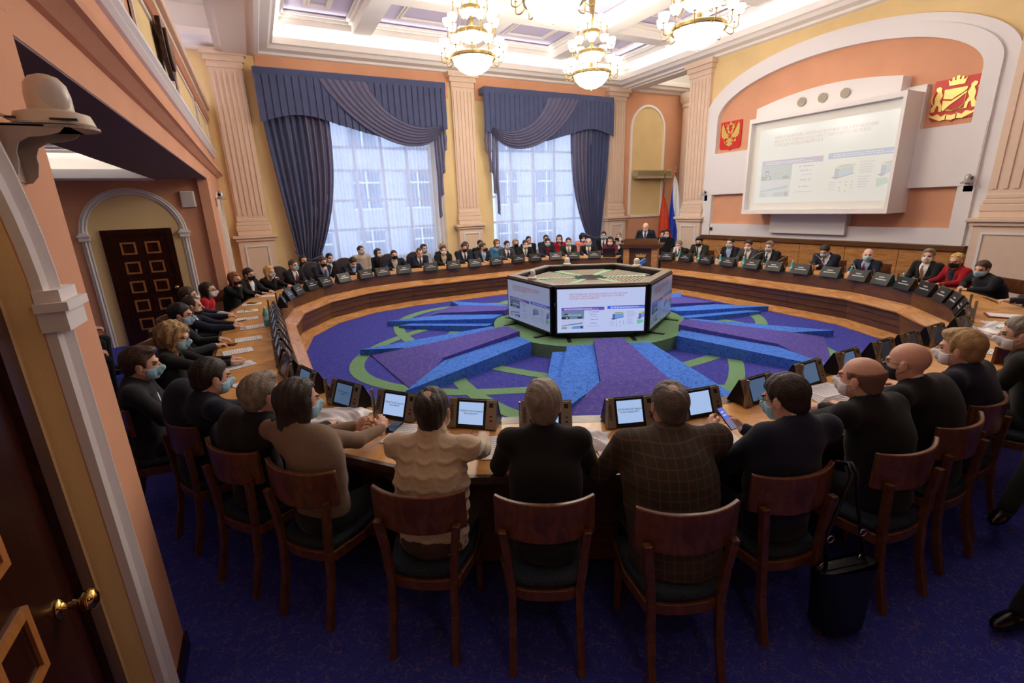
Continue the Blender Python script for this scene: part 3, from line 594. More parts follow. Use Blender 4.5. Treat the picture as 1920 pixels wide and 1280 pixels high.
# ================================================================ VIDEO WALL HEXAGON
vh = thing('video_monument', 'six-sided ring of large displays standing on the green dais', 'display', (5.12, 6.88, 0))
HR, ZB, ZTT = 1.44, .27, 1.03
hexv = [(HR*math.cos(math.radians(271.5+60*k)), HR*math.sin(math.radians(271.5+60*k))) for k in range(6)]
def TVM(i, s):
    def f(col):
        return emis('display_%d_%d_%d_%d' % ((i,)+col), col, s, .02)
    return f
for k in range(6):
    a = Vector((*hexv[k], 0)); b = Vector((*hexv[(k+1) % 6], 0)); ed = (b-a).normalized(); nrm = Vector((ed.y, -ed.x, 0)); Wd = (b-a).length
    # outward normal check
    if nrm.dot((a+b)/2) < 0: nrm = -nrm
    tv = bpy.data.objects.new('display', None); COL.objects.link(tv); tv.parent = vh
    # u runs left to right as seen from outside
    L = b if (ed.cross(Vector((0, 0, 1)))).dot(nrm) < 0 else a
    L, R_ = (a, b); 
    # seen from outside with +z up, right = up x outward
    rt = Vector((0, 0, 1)).cross(nrm)
    if (R_-L).dot(rt) < 0: L, R_ = R_, L
    def fr(u, v, h, L=L, rt=rt, nrm=nrm, Wd=Wd):
        p = L+rt*(.045+u*(Wd-.09))+nrm*(.052+h)+Vector((0, 0, ZTT-.035-v*(ZTT-ZB-.07))); return tuple(p)
    def bxx(m, u0, u1, z0, z1, h0, h1):
        P = [tuple(L+rt*u+nrm*h+Vector((0, 0, z))) for h in (h0, h1) for u, z in ((u0, z0), (u1, z0), (u1, z1), (u0, z1))]
        m.add(P, [(0, 3, 2, 1), (4, 5, 6, 7), (0, 1, 5, 4), (1, 2, 6, 5), (2, 3, 7, 6), (3, 0, 4, 7)])
    m = MB(); bxx(m, .015, Wd-.015, ZB, ZTT, -.02, .05); m.obj('bezel', BLACKP, tv, bev=.006)
    for u in (.22, Wd-.22):
        m = MB(); bxx(m, u-.02, u+.02, .2, ZB+.02, -.02, .03); bxx(m, u-.03, u+.03, .2, .215, -.16, .24); m.obj('stand_foot', BLACKP, tv)
    m = MB(); bxx(m, .2, Wd-.2, ZB-.05, ZB+.01, -.02, .02); m.obj('lower_rail', BLACKP, tv)
    if k in (3, 4, 5, 0, 1, 2):
        # only three faces point to the room's near side; all carry the same slide
        s = {5: .85, 4: .36, 0: .2}.get(k, .5)
        slide(tv, Wd-.09, ZTT-ZB-.07, fr, TVM(k, s)) if k in (4, 5, 0) else MB().add([fr(0, 0, 0), fr(1, 0, 0), fr(1, 1, 0), fr(0, 1, 0)], [(0, 1, 2, 3)]).obj('slide_ground', emis('display_back', (200, 210, 255), .6), tv)
def hx(r): return [(r*math.cos(math.radians(271.5+60*k)), r*math.sin(math.radians(271.5+60*k))) for k in range(6)]
MB().strip(hx(1.47), hx(1.30), ZTT, ZTT+.03, closed=True).obj('top_frame', GREYT, vh, bev=.005)
MB().strip(hx(1.31), hx(1.27), ZTT-.12, ZTT+.01, closed=True).obj('inner_band', BLACKP, vh)
# sunken grille top: six triangles of slots with green strips between them
h6 = hx(1.27); zt = ZTT-.075
MB().prism(h6, zt-.03, zt).obj('grille_base', DGREY, vh)
for k in range(6):
    a, b = Vector((*h6[k], 0)), Vector((*h6[(k+1) % 6], 0)); m = MB()
    for t in np.linspace(.30, .93, 12):
        p, q_ = a*t, b*t; w_ = .018; d = (q_-p); p, q_ = p+d*.12, q_-d*.12; mid = (a+b).normalized()*w_
        m.prism([(p.x-mid.x, p.y-mid.y), (q_.x-mid.x, q_.y-mid.y), (q_.x+mid.x, q_.y+mid.y), (p.x+mid.x, p.y+mid.y)], zt, zt+.018)
    m.obj('louvre_field', mat('louvre_metal', (170, 160, 146), .5, .2), vh)
    c = a.normalized(); s_ = Vector((-c.y, c.x, 0)); gp = []
    for u, v in ((.25, -.045), (1.0, -.085), (1.0, .085), (.25, .045)): gp.append(((c*u+s_*v).x, (c*u+s_*v).y))
    MB().prism(gp, zt, zt+.024).obj('green_strip', mat('pale_green_strip', (140, 178, 142), .8), vh)
# three turret cameras on the rim
def turret(name, label, loc, rz, s=1., mt=None, par=None, bracket=False):
    t = thing(name, label, 'camera', loc, rz, 'turret cameras'); mt = mt or CREAM
    MB().lathe([(0, 0), (.075, 0), (.08, .01), (.08, .03), (.066, .045), (.05, .05), (0, .05)], (0, 0, 0), 24).xf(Matrix.Scale(s, 4)).obj('camera_base', mt, t, smooth=False, auto=True)
    MB().lathe([(.052, .05), (.054, .09), (.053, .12), (.045, .145), (.028, .158), (0, .162)], (0, 0, 0), 24).xf(Matrix.Scale(s, 4)).obj('camera_head', mt, t, smooth=True)
    MB().lathe([(0, 0), (.026, 0), (.026, .012), (.02, .016), (0, .012)], (0, .044, .105), 18, Matrix.Rotation(-PI/2, 3, 'X')).xf(Matrix.Scale(s, 4)).obj('camera_lens', BLACKP, t, auto=True)
    return t
for (vx, nm) in ((5, 'white turret camera on the video ring near the lectern side'), (3, 'white turret camera on the video ring above its left display'), (4, 'white turret camera on the front rim above the bright slide')):
    a = Vector((*hx(1.36)[vx], 0)) if vx != 4 else (Vector((*hx(1.38)[4], 0))+Vector((*hx(1.38)[5], 0)))/2
    if vx == 5: a = Vector((*hx(1.3)[1], 0))*.5+Vector((*hx(1.3)[2], 0))*.5
    if vx == 3: a = Vector((*hx(1.3)[2], 0))*.28+Vector((*hx(1.3)[3], 0))*.72
    turret('turret_camera', nm, (5.12+a.x, 6.88+a.y, ZTT+.031), math.atan2(a.y, a.x)-PI/2, 1.0, mat('pearl_camera_plastic', (206, 200, 190), .35))

# ================================================================ PROJECTED SLIDE
ya, yb = 5.28-6.82, 8.25-6.82
def frs(u, v, h): return (.138-h, yb-u*(yb-ya)-(0 if True else 0), 3.80-v*(3.80-2.10))
def PRJ(col):
    f = .8; c = tuple(int(round(x*(1-f)+(226, 232, 226)[i]*f)) for i, x in enumerate(col))
    if col == (200, 212, 255): c = (232, 238, 234)
    return emis('projected_%d_%d_%d' % c, c, .26, .75)
slide(hs, yb-ya, 1.7, frs, PRJ)

# ================================================================ CHANDELIERS
GLOW = emis('glowing_opal_glass', (255, 246, 228), LM['chand'], .3); GLOWS = emis('glowing_tulip_glass', (255, 240, 214), LM['shade'], .3)
def tier(root, z, R, n, rb, hb, Rs, rs, ph=0.):
    MB().lathe([(0, -hb), (rb*.35, -hb*.94), (rb*.68, -hb*.7), (rb*.9, -hb*.36), (rb, 0), (rb*.97, .01), (0, .01)], (0, 0, z), 32).obj('glass_bowl', GLOW, root, smooth=True)
    MB().lathe([(R-.02, -.022), (R+.015, -.03), (R+.03, -.015), (R+.03, .03), (R+.01, .045), (R-.02, .04), (R-.02, -.022)], (0, 0, z), 40).obj('brass_ring', BRASS, root, auto=True)
    for k in range(n):
        a = ph+2*PI*k/n; c, s = math.cos(a), math.sin(a)
        P = [(R, 0), (R+.05, -.05), (R+.12, -.085), (R+.19, -.06), (Rs, .0), (Rs+.01, .06), (Rs, .10)]
        if Rs-R < .16: P = [(R, 0), (R+.04, -.045), (R+.09, -.06), (Rs, -.03), (Rs+.008, .04), (Rs, .08)]
        e_ = P[-1]
        for _ in range(2): P = [P[0]]+[q for u, v in zip(P, P[1:]) for q in ((u[0]*.75+v[0]*.25, u[1]*.75+v[1]*.25), (u[0]*.25+v[0]*.75, u[1]*.25+v[1]*.75))]+[e_]
        ar = MB().tube([(r*c, r*s, z+q) for r, q in P], [.011]*(len(P)-2)+[.014, .018], 5).lathe([(.0, .0), (.028, .0), (.03, .012), (.0, .012)], (P[-1][0]*c, P[-1][0]*s, z+P[-1][1]), 10).obj('arm', BRASS, root, smooth=True)
        MB().lathe([(0, .012), (rs*.45, .015), (rs*.8, .05), (rs, .11), (rs*1.04, .15), (rs*.96, .15), (rs*.5, .06), (0, .03)], (P[-1][0]*c, P[-1][0]*s, z+P[-1][1]), 14).obj('glass_shade', GLOWS, ar, smooth=True)
    for k in range(4):
        a = ph+PI/4+PI/2*k; MB().tube([((R)*math.cos(a), R*math.sin(a), z), (R*.45*math.cos(a), R*.45*math.sin(a), z+.42)], .005, 5).obj('chain', BRASS, root)
def chandelier():
    r = thing('chandelier', '', 'chandelier')
    tier(r, 0, .44, 12, .42, .30, .62, .095, .1); tier(r, .44, .30, 10, .30, .17, .47, .095, .3); tier(r, .87, .17, 7, .17, .12, .34, .09, .2)
    MB().lathe([(.02, -.05), (.025, .1), (.045, .2), (.02, .3), (.03, .6), (.05, .7), (.02, .8), (.02, 1.1), (.04, 1.15), (.09, 1.62), (0, 1.64)], (0, 0, 0), 12).obj('stem', BRASS, r, smooth=True)
    MB().ell((0, 0, -.315), (.02, .02, .025)).obj('finial', BRASS, r, smooth=True)
    return r
c0 = chandelier()
CH = [((4.42, 9.95, 5.17), 'tiered brass chandelier hanging before the fluted pilaster between the two windows'), ((7.55, 10.15, 5.17), 'tiered brass chandelier hanging furthest away, near the corner niche'),
      ((7.30, 6.75, 5.08), 'tiered brass chandelier hanging beside the arch of the screen wall'), ((4.42, 6.90, 5.17), 'large chandelier cut by the top edge, only its lowest bowl showing')]
for i, (p, lb) in enumerate(CH):
    c = c0 if i == 0 else link_copy(c0); c.location = p; c['label'] = lb; c['group'] = 'tiered chandeliers'
    l = bpy.data.lights.new('chandelier_glow', 'POINT'); l.energy = LM['bowlamp']; l.shadow_soft_size = .3; l.color = (1, .9, .76)
    lo = bpy.data.objects.new('chandelier_glow', l); lo.location = (p[0], p[1], p[2]-.62); COL.objects.link(lo)

# ================================================================ CURTAINS
NAVY = mat('navy_velvet', (62, 72, 112), .75, sheen=.3, noise=.12, nscale=5); GREYB = mat('grey_blue_satin', (92, 92, 122), .45, noise=.06, nscale=4)
SHEER = cloth_thin('white_sheer_voile', (226, 230, 244), .35, .72)
def curtains(x0, x1, flip):
    """x0..x1 in metres along the wall; flip mirrors the asymmetric drapery"""
    X = (lambda x: x0+x1-x) if flip else (lambda x: x); w = x1-x0; yy = Y1
    side = 'right' if flip else 'left'
    nm = 'beside the niche' if flip else 'nearer the balcony'
    # sheer
    def f(u, v):
        x = x0+.35+u*(w-.5); z = 5.3-v*4.6
        return (x, yy-.16+.035*math.sin(u*240+1.3*math.sin(u*37))+.02*math.sin(u*71+v*2), z)
    s = MB().grid(f, 420, 6).obj('sheer_curtain', SHEER, smooth=True, label='white sheer curtain hanging in the window %s' % nm, category='curtain', group='white sheer curtains')
    pel = thing('pelmet', 'navy pleated pelmet with slanting grey swag over the window %s' % nm, 'curtain', (0, 0, 0), 0, 'pelmets')
    MB().box((x0, yy-.40, 5.44), (x1, yy-.02, 5.62)).obj('pelmet_board', NAVY, pel, bev=.01)
    n = int(w/.165)
    def zb(t):  # scalloped hem, t from the heavy-drape side
        return 4.40+.20*math.sin(min(1, t/.38)*PI)*1.0 if t < .38 else (4.40-.28*math.sin((t-.38)/.62*PI)**1.2 if t < .97 else 4.42)
    for i in range(n):
        a, b = i/n, (i+1.12)/n; za, zc = zb(a)-.0, zb(min(1, (i+1)/n)); m = MB()
        for q in range(1):
            V = []
            for (t, dy) in ((a, .0), (a+.10/n, .05), (b-.3/n, .035), (b, -.01)):
                x = X(x0+min(1, t)*w)
                for z in (5.46, za*(1-(t-a)*n)+zc*(t-a)*n): V.append((x, yy-.385-dy, z))
            for (t, dy) in ((a, .0), (a+.10/n, .05), (b-.3/n, .035), (b, -.01)):
                x = X(x0+min(1, t)*w)
                for z in (5.46, za*(1-(t-a)*n)+zc*(t-a)*n): V.append((x, yy-.372-dy, z))
            m.add(V, [(2*j, 2*j+2, 2*j+3, 2*j+1) for j in range(3)]+[(8+2*j, 9+2*j, 11+2*j, 10+2*j) for j in range(3)]+[(1, 3, 11, 9), (3, 5, 13, 11), (5, 7, 15, 13), (0, 1, 9, 8), (6, 14, 15, 7)])
        m.obj('box_pleat', NAVY, pel)
    # swag sweeping from the board down and up to the far side
    def sw(u, v):  # u along the swag, v across
        Pb = [((.30+.25*v), 5.45), ((.47+.15*v), 4.05+.5*v), ((.84-.02*v), 3.42+.86*v), ((.965-.015*v), 4.40+.12*v)]
        b_ = ((1-u)**3, 3*u*(1-u)**2, 3*u*u*(1-u), u**3); x = x0+w*sum(q*p[0] for q, p in zip(b_, Pb)); z = sum(q*p[1] for q, p in zip(b_, Pb))
        fold = .022*math.sin(v*44)+.035*math.sin(PI*v)
        return (X(x), yy-.44-fold-.03*math.sin(u*PI), z)
    MB().grid(sw, 40, 84).obj('swag', GREYB, pel, smooth=True)
    # cascading jabot on the light side
    m = MB()
    for q in range(4):
        def jb(u, v, q=q):
            xa = x1-.02-.10*q; z0 = 4.5; z1 = 3.9-.62*q-.2*u
            return (X(xa-.10*u-.012*math.sin(v*9)), yy-.28-.05*math.sin(u*PI)-.02*q, z0+(z1-z0)*v-.12*u*math.sin(v*PI*1.5))
        m.grid(jb, 6, 14)
    m.obj('jabot', GREYB, pel, smooth=True)
    # heavy drape, gathered towards its tie-back
    dr = thing('drape', 'heavy navy and grey-blue drape tied back %s' % nm, 'curtain', (0, 0, 0), 0, 'tied-back drapes')
    def edge(z):
        t = max(0, min(1, (4.62-z)/3.55)); return x0+.05+.33*t**1.3, x0+1.62-(.68*t**2.6)-.02*t
    for nme, mt, u0, u1 in (('navy_drape', NAVY, 0, .64), ('grey_drape', GREYB, .6, 1.)):
        def d(u, v, u0=u0, u1=u1):
            z = 4.70-v*3.95; a, b = edge(z); uu = u0+(u1-u0)*u
            if v > .9: z = 4.70-.9*3.95-(v-.9)*8
            return (X(a+(b-a)*uu), yy-.24-.05*math.sin(uu*62)-.028*math.sin(uu*23+v*3)-(0 if nme[0] == 'n' else .012), max(z, .15))
        MB().grid(d, 150, 24).obj(nme, mt, dr, smooth=True)
    MB().tube([(X(x0+.33), yy-.12, 1.28), (X(x0+.40), yy-.40, 1.12), (X(x0+.7), yy-.44, 1.05), (X(x0+.98), yy-.36, 1.15), (X(x0+.95), yy-.18, 1.2)], .02, 6).obj('tie_back', NAVY, dr, smooth=True)
curtains(.45, 5.25, False); curtains(6.42, 11.22, True)

# ================================================================ LECTERN, FLAGS
def crest(par, fr, s, small=False, colbg=None):
    """city coat of arms relief: crown, shield with river band, two animals as supporters, ribbon and bow"""
    G = GOLDB
    def pl(L, name='crest_relief', z0=.0, z1=.018, mt=G): return MB().prism([(a*s, b*s) for a, b in L], z0, z1, fr).obj(name, mt, par)
    pl([(-.16, .34), (-.20, .50), (-.155, .45), (-.12, .45), (-.12, .53), (-.07, .53), (-.07, .46), (-.035, .46), (-.035, .56), (.035, .56), (.035, .46), (.07, .46), (.07, .53), (.12, .53), (.12, .45), (.155, .45), (.20, .50), (.16, .34)], 'mural_crown')
    pl([(-.24, .26), (.24, .26), (.24, .20), (.16, .13), (.05, .07), (-.05, .0), (-.24, .04)], 'shield_field'); pl([(-.24, .0), (-.06, -.04), (.06, .03), (.15, .09), (.24, .16), (.24, .12), (.10, .0), (-.06, -.12), (-.20, -.26), (-.24, -.22)], 'river_band')
    MB().tube([fr(a*s, b*s, .012) for a, b in [(.23, .16), (.23, -.14), (.14, -.24), (0, -.29), (-.14, -.26)]], .01*s, 5).obj('shield_outline', G, par)
    for k in (-1, 1):
        q = lambda L: [(k*a, b) for a, b in (L if k > 0 else L[::-1])]
        pl(q([(.26, .12), (.31, .24), (.30, .30), (.36, .36), (.43, .33), (.42, .26), (.38, .22), (.43, .10), (.42, -.06), (.48, -.16), (.47, -.26), (.40, -.26), (.36, -.10), (.31, -.14), (.30, -.26), (.24, -.27), (.25, -.12), (.31, .0)]), 'heraldic_animal')
        MB().tube([fr(k*a*s, b*s, .01) for a, b in ((.45, -.08), (.50, .02), (.49, .16), (.45, .24))], [.012*s, .024*s, .022*s, .008*s], 6).obj('animal_tail', G, par)
        pl(q([(.10, -.34), (.22, -.40), (.30, -.32), (.42, -.36), (.50, -.30), (.48, -.38), (.36, -.44), (.24, -.50), (.10, -.48)]), 'ribbon')
    pl([(-.12, -.36), (0, -.39), (.12, -.36), (.12, -.48), (0, -.51), (-.12, -.48)], 'ribbon')
    MB().tube([fr(a*s, b*s, .016) for a, b in [(-.24, -.28), (-.12, -.24), (0, -.28), (.12, -.24), (.24, -.28)]], .012*s, 5).obj('bow', GOLD, par)
def eagle(par, fr, s):
    G = GOLD
    def pl(L, name, z1=.016): return MB().prism([(a*s, b*s) for a, b in L], 0, z1, fr).obj(name, G, par)
    for k in (-1, 1):
        q = lambda L: [(k*a, b) for a, b in (L if k > 0 else L[::-1])]
        wing = [(.08, .04), (.16, .10), (.24, .22), (.31, .36), (.35, .47), (.365, .38), (.40, .40), (.385, .30), (.415, .30), (.395, .20), (.42, .18), (.39, .09), (.41, .05), (.37, -.01), (.36, -.06), (.30, -.07), (.26, -.12), (.20, -.09), (.12, -.10), (.08, -.06)]
        pl(q(wing), 'eagle_wing')
        pl(q([(.02, .12), (.06, .18), (.08, .24), (.06, .28), (.10, .33), (.15, .33), (.20, .29), (.17, .28), (.19, .24), (.14, .24), (.13, .16), (.09, .10)]), 'eagle_head')
        pl(q([(.07, .34), (.065, .41), (.10, .38), (.11, .43), (.13, .38), (.165, .40), (.15, .34)]), 'small_crown')
        MB().tube([fr(k*a*s, b*s, .008) for a, b in ((.19, .36), (.17, .42), (.21, .46), (.26, .44), (.255, .38), (.22, .36))], .008*s, 5).obj('crown_ribbon', G, par)
        pl(q([(.06, -.12), (.10, -.14), (.15, -.18), (.19, -.24), (.16, -.26), (.12, -.22), (.07, -.24), (.04, -.18)]), 'eagle_leg')
    pl([(-.05, .38), (-.06, .47), (-.03, .44), (0, .52), (.03, .44), (.06, .47), (.05, .38)], 'large_crown')
    pl([(-.09, .12), (.09, .12), (.10, -.08), (.05, -.22), (-.05, -.22), (-.10, -.08)], 'eagle_body', .02)
    pl([(-.05, -.22), (-.15, -.32), (-.12, -.36), (-.07, -.35), (-.04, -.40), (0, -.38), (.04, -.40), (.07, -.35), (.12, -.36), (.15, -.32), (.05, -.22)], 'eagle_tail')
    MB().prism([(a*s, b*s) for a, b in [(-.07, .08), (.07, .08), (.07, -.06), (0, -.11), (-.07, -.06)]], .02, .026, fr).obj('breast_shield', RED, par)
    MB().tube([fr(a*s, b*s, .03) for a, b in [(-.04, -.04), (-.02, .03), (.01, .0), (.04, .05)]], .012*s, 5).obj('rider', G, par)
    MB().tube([fr(a*s, b*s, .01) for a, b in [(-.17, -.24), (-.22, -.30), (-.28, -.10)]], .01*s, 5).obj('sceptre', G, par)
    MB().ell(fr(.235*s, -.2*s, .01), (.012, .045*s, .055*s)).obj('orb', G, par)
def shield_poly(w_, h_): return [(-w_, h_), (w_, h_), (w_, -h_*.78), (w_*.86, -h_*.94), (w_*.12, -h_*.97), (0, -h_*1.08), (-w_*.12, -h_*.97), (-w_*.86, -h_*.94), (-w_, -h_*.78)]
for nme, lb, y, z, w_, h_, fn in (('state_emblem', 'red shield plaque with gilt double-headed eagle, left of the projection screen', 9.58, 3.90, .33, .36, eagle), ('city_emblem', 'red shield plaque with gilt crest of crown and two beasts, high right on the wall', 4.73, 3.88, .345, .36, crest)):
    t = thing(nme, lb, 'emblem', (X1-.04, y, z)); fr = lambda a, b, h: (-.03-h, -a, b)
    MB().prism(shield_poly(w_, h_), -.03, 0, fr).obj('shield_board', RED, t); fn(t, fr, .70)
lc = thing('lectern', 'tall oak lectern with dark top and a small city crest on its front', 'lectern', (9.35, 10.15, 0), math.radians(34.5-180+90))
# local +y looks at the ring centre after rotation
lc.rotation_euler.z = math.radians(37)+PI/2
MB().box((-.46, -.02, .14), (-.30, .26, 1.02)).box((.30, -.02, .14), (.46, .26, 1.02)).obj('side_column', OAK, lc, bev=.008)
MB().box((-.30, .0, .14), (.30, .14, 1.02)).obj('front_panel', OAKD, lc)
MB().box((-.5, -.05, 0), (.5, .32, .14)).obj('plinth', OAKD, lc, bev=.01)
MB().add([(-.52, -.20, 1.02), (.52, -.20, 1.02), (.52, .32, 1.02), (-.52, .32, 1.02), (-.58, -.26, 1.14), (.58, -.26, 1.14), (.58, .36, 1.14), (-.58, .36, 1.14)], [(0, 3, 2, 1), (4, 5, 6, 7), (0, 1, 5, 4), (1, 2, 6, 5), (2, 3, 7, 6), (3, 0, 4, 7)]).obj('flared_top', OAKD, lc, bev=.006)
MB().add([(-.46, -.16, 1.14), (.46, -.16, 1.14), (.46, .24, 1.14), (-.46, .24, 1.14), (-.46, -.16, 1.16), (.46, -.16, 1.16), (.42, .24, 1.28), (-.42, .24, 1.28)], [(0, 3, 2, 1), (4, 5, 6, 7), (0, 1, 5, 4), (1, 2, 6, 5), (2, 3, 7, 6), (3, 0, 4, 7)]).obj('reading_desk', OAKD, lc, bev=.006)
# front faces local -y or +y? the ring centre lies towards local +y of the rotated frame
def lfr(a, b, h): return (-a, .141+h, .62+b)
MB().prism([(-.15, .12), (.15, .12), (.15, -.10), (.09, -.18), (0, -.21), (-.09, -.18), (-.15, -.10)], 0, .012, lfr).obj('crest_field', mat('crest_dark_green', (36, 62, 52), .5), lc)
MB().prism([(-.15, -.10), (.12, .12), (.15, .12), (.15, .02), (-.08, -.175)], .012, .018, lfr).obj('crest_river', mat('crest_river_blue', (60, 110, 210), .4), lc)
MB().prism([(-.15, -.06), (.09, .12), (.12, .12), (-.15, -.10)], .018, .022, lfr).obj('crest_stripe', WHITE, lc)
MB().prism([(-.12, .15), (-.15, .25), (-.09, .20), (-.07, .26), (-.035, .2), (0, .27), (.035, .2), (.07, .26), (.09, .20), (.15, .25), (.12, .15)], 0, .014, lfr).obj('crest_crown', GOLD, lc)
MB().tube([(-.22, .1, 1.2), (-.25, .12, 1.34), (-.28, .2, 1.40)], .006, 6).ell((-.285, .215, 1.41), (.014, .014, .02)).obj('lectern_microphone', DGREY, lc, smooth=True)
# flags: cloth hanging from a slanted pole, stripes running diagonally in the folds
def flag(name, label, x, y, bands, wd, z0, ln):
    t = thing(name, label, 'flag', (x, y, 0)); MB().tube([(0, 0, 0), (.02, 0, 3.12)], .018, 8).obj('pole', mat('flag_pole_wood', (96, 62, 36), .4), t, smooth=True)
    MB().lathe([(0, 0), (.14, 0), (.15, .03), (.03, .08), (.02, .1)], (0, 0, 0), 16).obj('stand', BRASS, t, auto=True)
    MB().lathe([(.022, 0), (.03, .02), (.012, .05), (.03, .09), (.0, .2)], (.02, 0, 3.12), 10).obj('finial', BRASS, t, smooth=True)
    e = Vector((.72, -.69, 0)); nn = Vector((-.69, -.72, 0))
    for nm_, c_, t0, t1 in bands:
        def f(a, v):
            u = max(0., min(1., v*1.0+t0+(t1-t0)*a)); w_ = wd*(.12+.88*min(1, v*1.6)**.7)
            p = e*((u-.30)*w_)+nn*(.03+.045*math.sin(u*17+v*2)+.03*v); return (p.x, p.y, z0-v*ln-.1*u*(1-v))
        MB().grid(f, 14, 30).obj('stripe', mat('flag_'+nm_, c_, .6), t, smooth=True)
flag('national_flag', 'white, blue and red tricolour flag hanging beside the screen wall pilaster', 12.40, 12.05, (('white', (236, 236, 240), -.12, 1.), ('blue', (26, 66, 190), -.58, -.12), ('red', (214, 44, 30), -1., -.58)), .46, 3.05, 2.3)
flag('regional_flag', 'orange-red flag with golden fringe hanging half behind the tricolour', 12.22, 12.35, (('orange_red', (208, 66, 34), -.9, 1.), ('fringe_gold', (206, 150, 60), -1., -.9)), .36, 2.5, 1.75)
# air conditioner on the niche wall
ac = thing('air_conditioner', 'beige wall-mounted air conditioner under the yellow niche field', 'air conditioner', (13.28, Y1-.055, 3.15))
MB().box((-.86, -.24, -.02), (.86, 0, .20)).obj('casing', mat('ac_beige', (178, 164, 130), .5), ac, bev=.02)
MB().add([(-.86, -.24, -.02), (.86, -.24, -.02), (.86, -.30, -.10), (-.86, -.30, -.10), (-.86, -.02, -.02), (.86, -.02, -.02), (.86, -.05, -.12), (-.86, -.05, -.12)], [(0, 1, 2, 3), (4, 7, 6, 5), (3, 2, 6, 7), (0, 3, 7, 4), (1, 5, 6, 2)]).obj('louvre', mat('ac_beige_dark', (150, 134, 104), .5), ac)
for k in range(4): MB().box((-.8, -.247, .03+.035*k), (.8, -.238, .045+.035*k)).obj('intake_slot', mat('ac_slot', (132, 120, 92), .6), ac)
# loudspeaker, switch, wall cameras
t = thing('wall_speaker', 'small square white loudspeaker beside the alcove door arch', 'speaker', (-1.06, 10.8, 2.57)); MB().box((-.11, -.07, -.14), (.11, 0, .14)).obj('cabinet', WARMW, t, bev=.01); MB().box((-.09, -.075, -.12), (.09, -.068, .12)).obj('grille', mat('speaker_cloth_white', (214, 208, 200), .9, bump=.6, bscale=300), t)
t = thing('wall_switch', 'tiny brass switch plate low on the white screen surround', 'switch', (X1-.13, 9.92, 1.41)); MB().box((-.012, -.05, -.05), (0, .05, .05)).obj('plate', BRASS, t, bev=.004); MB().box((-.02, -.02, -.03), (-.01, .02, .03)).obj('rocker', DGREY, t)
# big turret camera on its cast bracket, mounted on the near pier
bc = thing('bracket_camera', 'large cream dome camera on a curved bracket, nearest the lens', 'camera', (X0, 2.30, 2.5))
def ls(p): return MB().lathe(p, (0, 0, 0), 40)
BK = mat('grey_bracket_paint', (176, 160, 146), .45)
S = .66
bc.location = (X0, 2.26, 2.555)
MB().lathe([(0, .0), (.105, 0), (.108, .006), (.104, .02), (.098, .038), (.066, .048), (0, .048)], (.145, 0, .004), 40).obj('camera_base', CREAM, bc, auto=True)
MB().lathe([(.060, .046), (.060, .095), (.054, .13), (.038, .152), (.018, .16), (0, .161)], (.145, 0, .004), 40).obj('camera_dome', CREAM, bc, smooth=True)
MB().ell((.158, -.022, .092), (.048, .042, .062), 24, 16).obj('pale_face_panel', mat('pale_lens_window', (205, 200, 194), .3), bc, smooth=True)
m = MB(); m.box((.16, -.1085, .012), (.23, -.088, .018)); m.xf(Matrix.Identity(4)).obj('vent_slot', BLACKP, bc); MB().box((.05, -.098, .014), (.075, -.088, .021)).obj('side_slot', BLACKP, bc)
MB().box((0, -.085, -.006), (.20, .085, .002)).lathe([(0, -.006), (.092, -.006), (.092, .002), (0, .002)], (.17, 0, 0), 32).obj('bracket_shelf', BK, bc)
MB().box((0, -.085, -.17), (.006, .085, 0)).obj('bracket_wall_plate', BK, bc)
for sy in (-.085, .079):
    P = [(0, 0), (.19, 0), (.17, -.022), (.13, -.034), (.09, -.038), (.062, -.055), (.05, -.085), (.05, -.11), (.04, -.15), (.02, -.172), (0, -.175)]
    MB().prism([(a, b) for a, b in P], sy, sy+.006, lambda a, b, h: (a, h, b)).obj('bracket_cheek', BK, bc)
MB().tube([(0, -.03, .02), (.02, -.05, .035), (.045, -.045, .02), (.06, -.02, .014)], .006, 6).tube([(0, .03, .01), (.05, .02, .02)], .005, 6).obj('cable', CREAM, bc, smooth=True)
def small_cam(lbl, x, y, z, ax):
    t = thing('wall_camera', lbl, 'camera', (x, y, z), 0, 'turret cameras'); dx, dy = ax
    MB().box((min(0, dx*.16), min(0, dy*.16)-.0, -.01), (max(.0, dx*.16)+(.06 if not dx else 0)-(.06 if not dx else 0), max(0, dy*.16), 0)) if 0 else None
    a, b = (min(0, .2*dx), -.07) if dx else (-.07, min(0, .2*dy)); c, d = (max(0, .2*dx), .07) if dx else (.07, max(0, .2*dy))
    MB().box((a, b, -.012), (c, d, 0)).obj('shelf', STEEL, t); MB().box((a*.1 if dx else -.07, b if dx else b*.1, -.16), (c*.1+.005 if dx else .07, d if dx else d*.1+.005, 0)).obj('wall_plate', STEEL, t)
    MB().lathe([(0, 0), (.075, 0), (.075, .025), (.05, .04), (.05, .10), (.04, .135), (.02, .15), (0, .152)], (.11*dx, .11*dy, 0), 20).obj('camera_head', mat('silver_camera_plastic', (176, 174, 172), .3, .4), t, smooth=False, auto=True)
    MB().lathe([(0, 0), (.03, 0), (.03, .01), (0, .01)], (.11*dx-.02*dx, .11*dy-.052, .08), 14, Matrix.Rotation(PI/2, 3, 'X')).obj('camera_lens', BLACKP, t, auto=True)
small_cam('silver turret camera on the white wall left of the screen, under the state emblem', X1-.13, 10.2, 2.36, (-1, 0)); small_cam('silver turret camera on the white wall between the screen and the right pilaster', X1-.13, 4.22, 2.38, (-1, 0))
small_cam('silver turret camera on the far pier beside the first window pilaster', X0, 11.9, 2.60, (1, 0))
pq = thing('balcony_plaque', 'dark carved wooden plaque hung on the balcony parapet', 'plaque', (X0+.06, 7.25, 4.12))
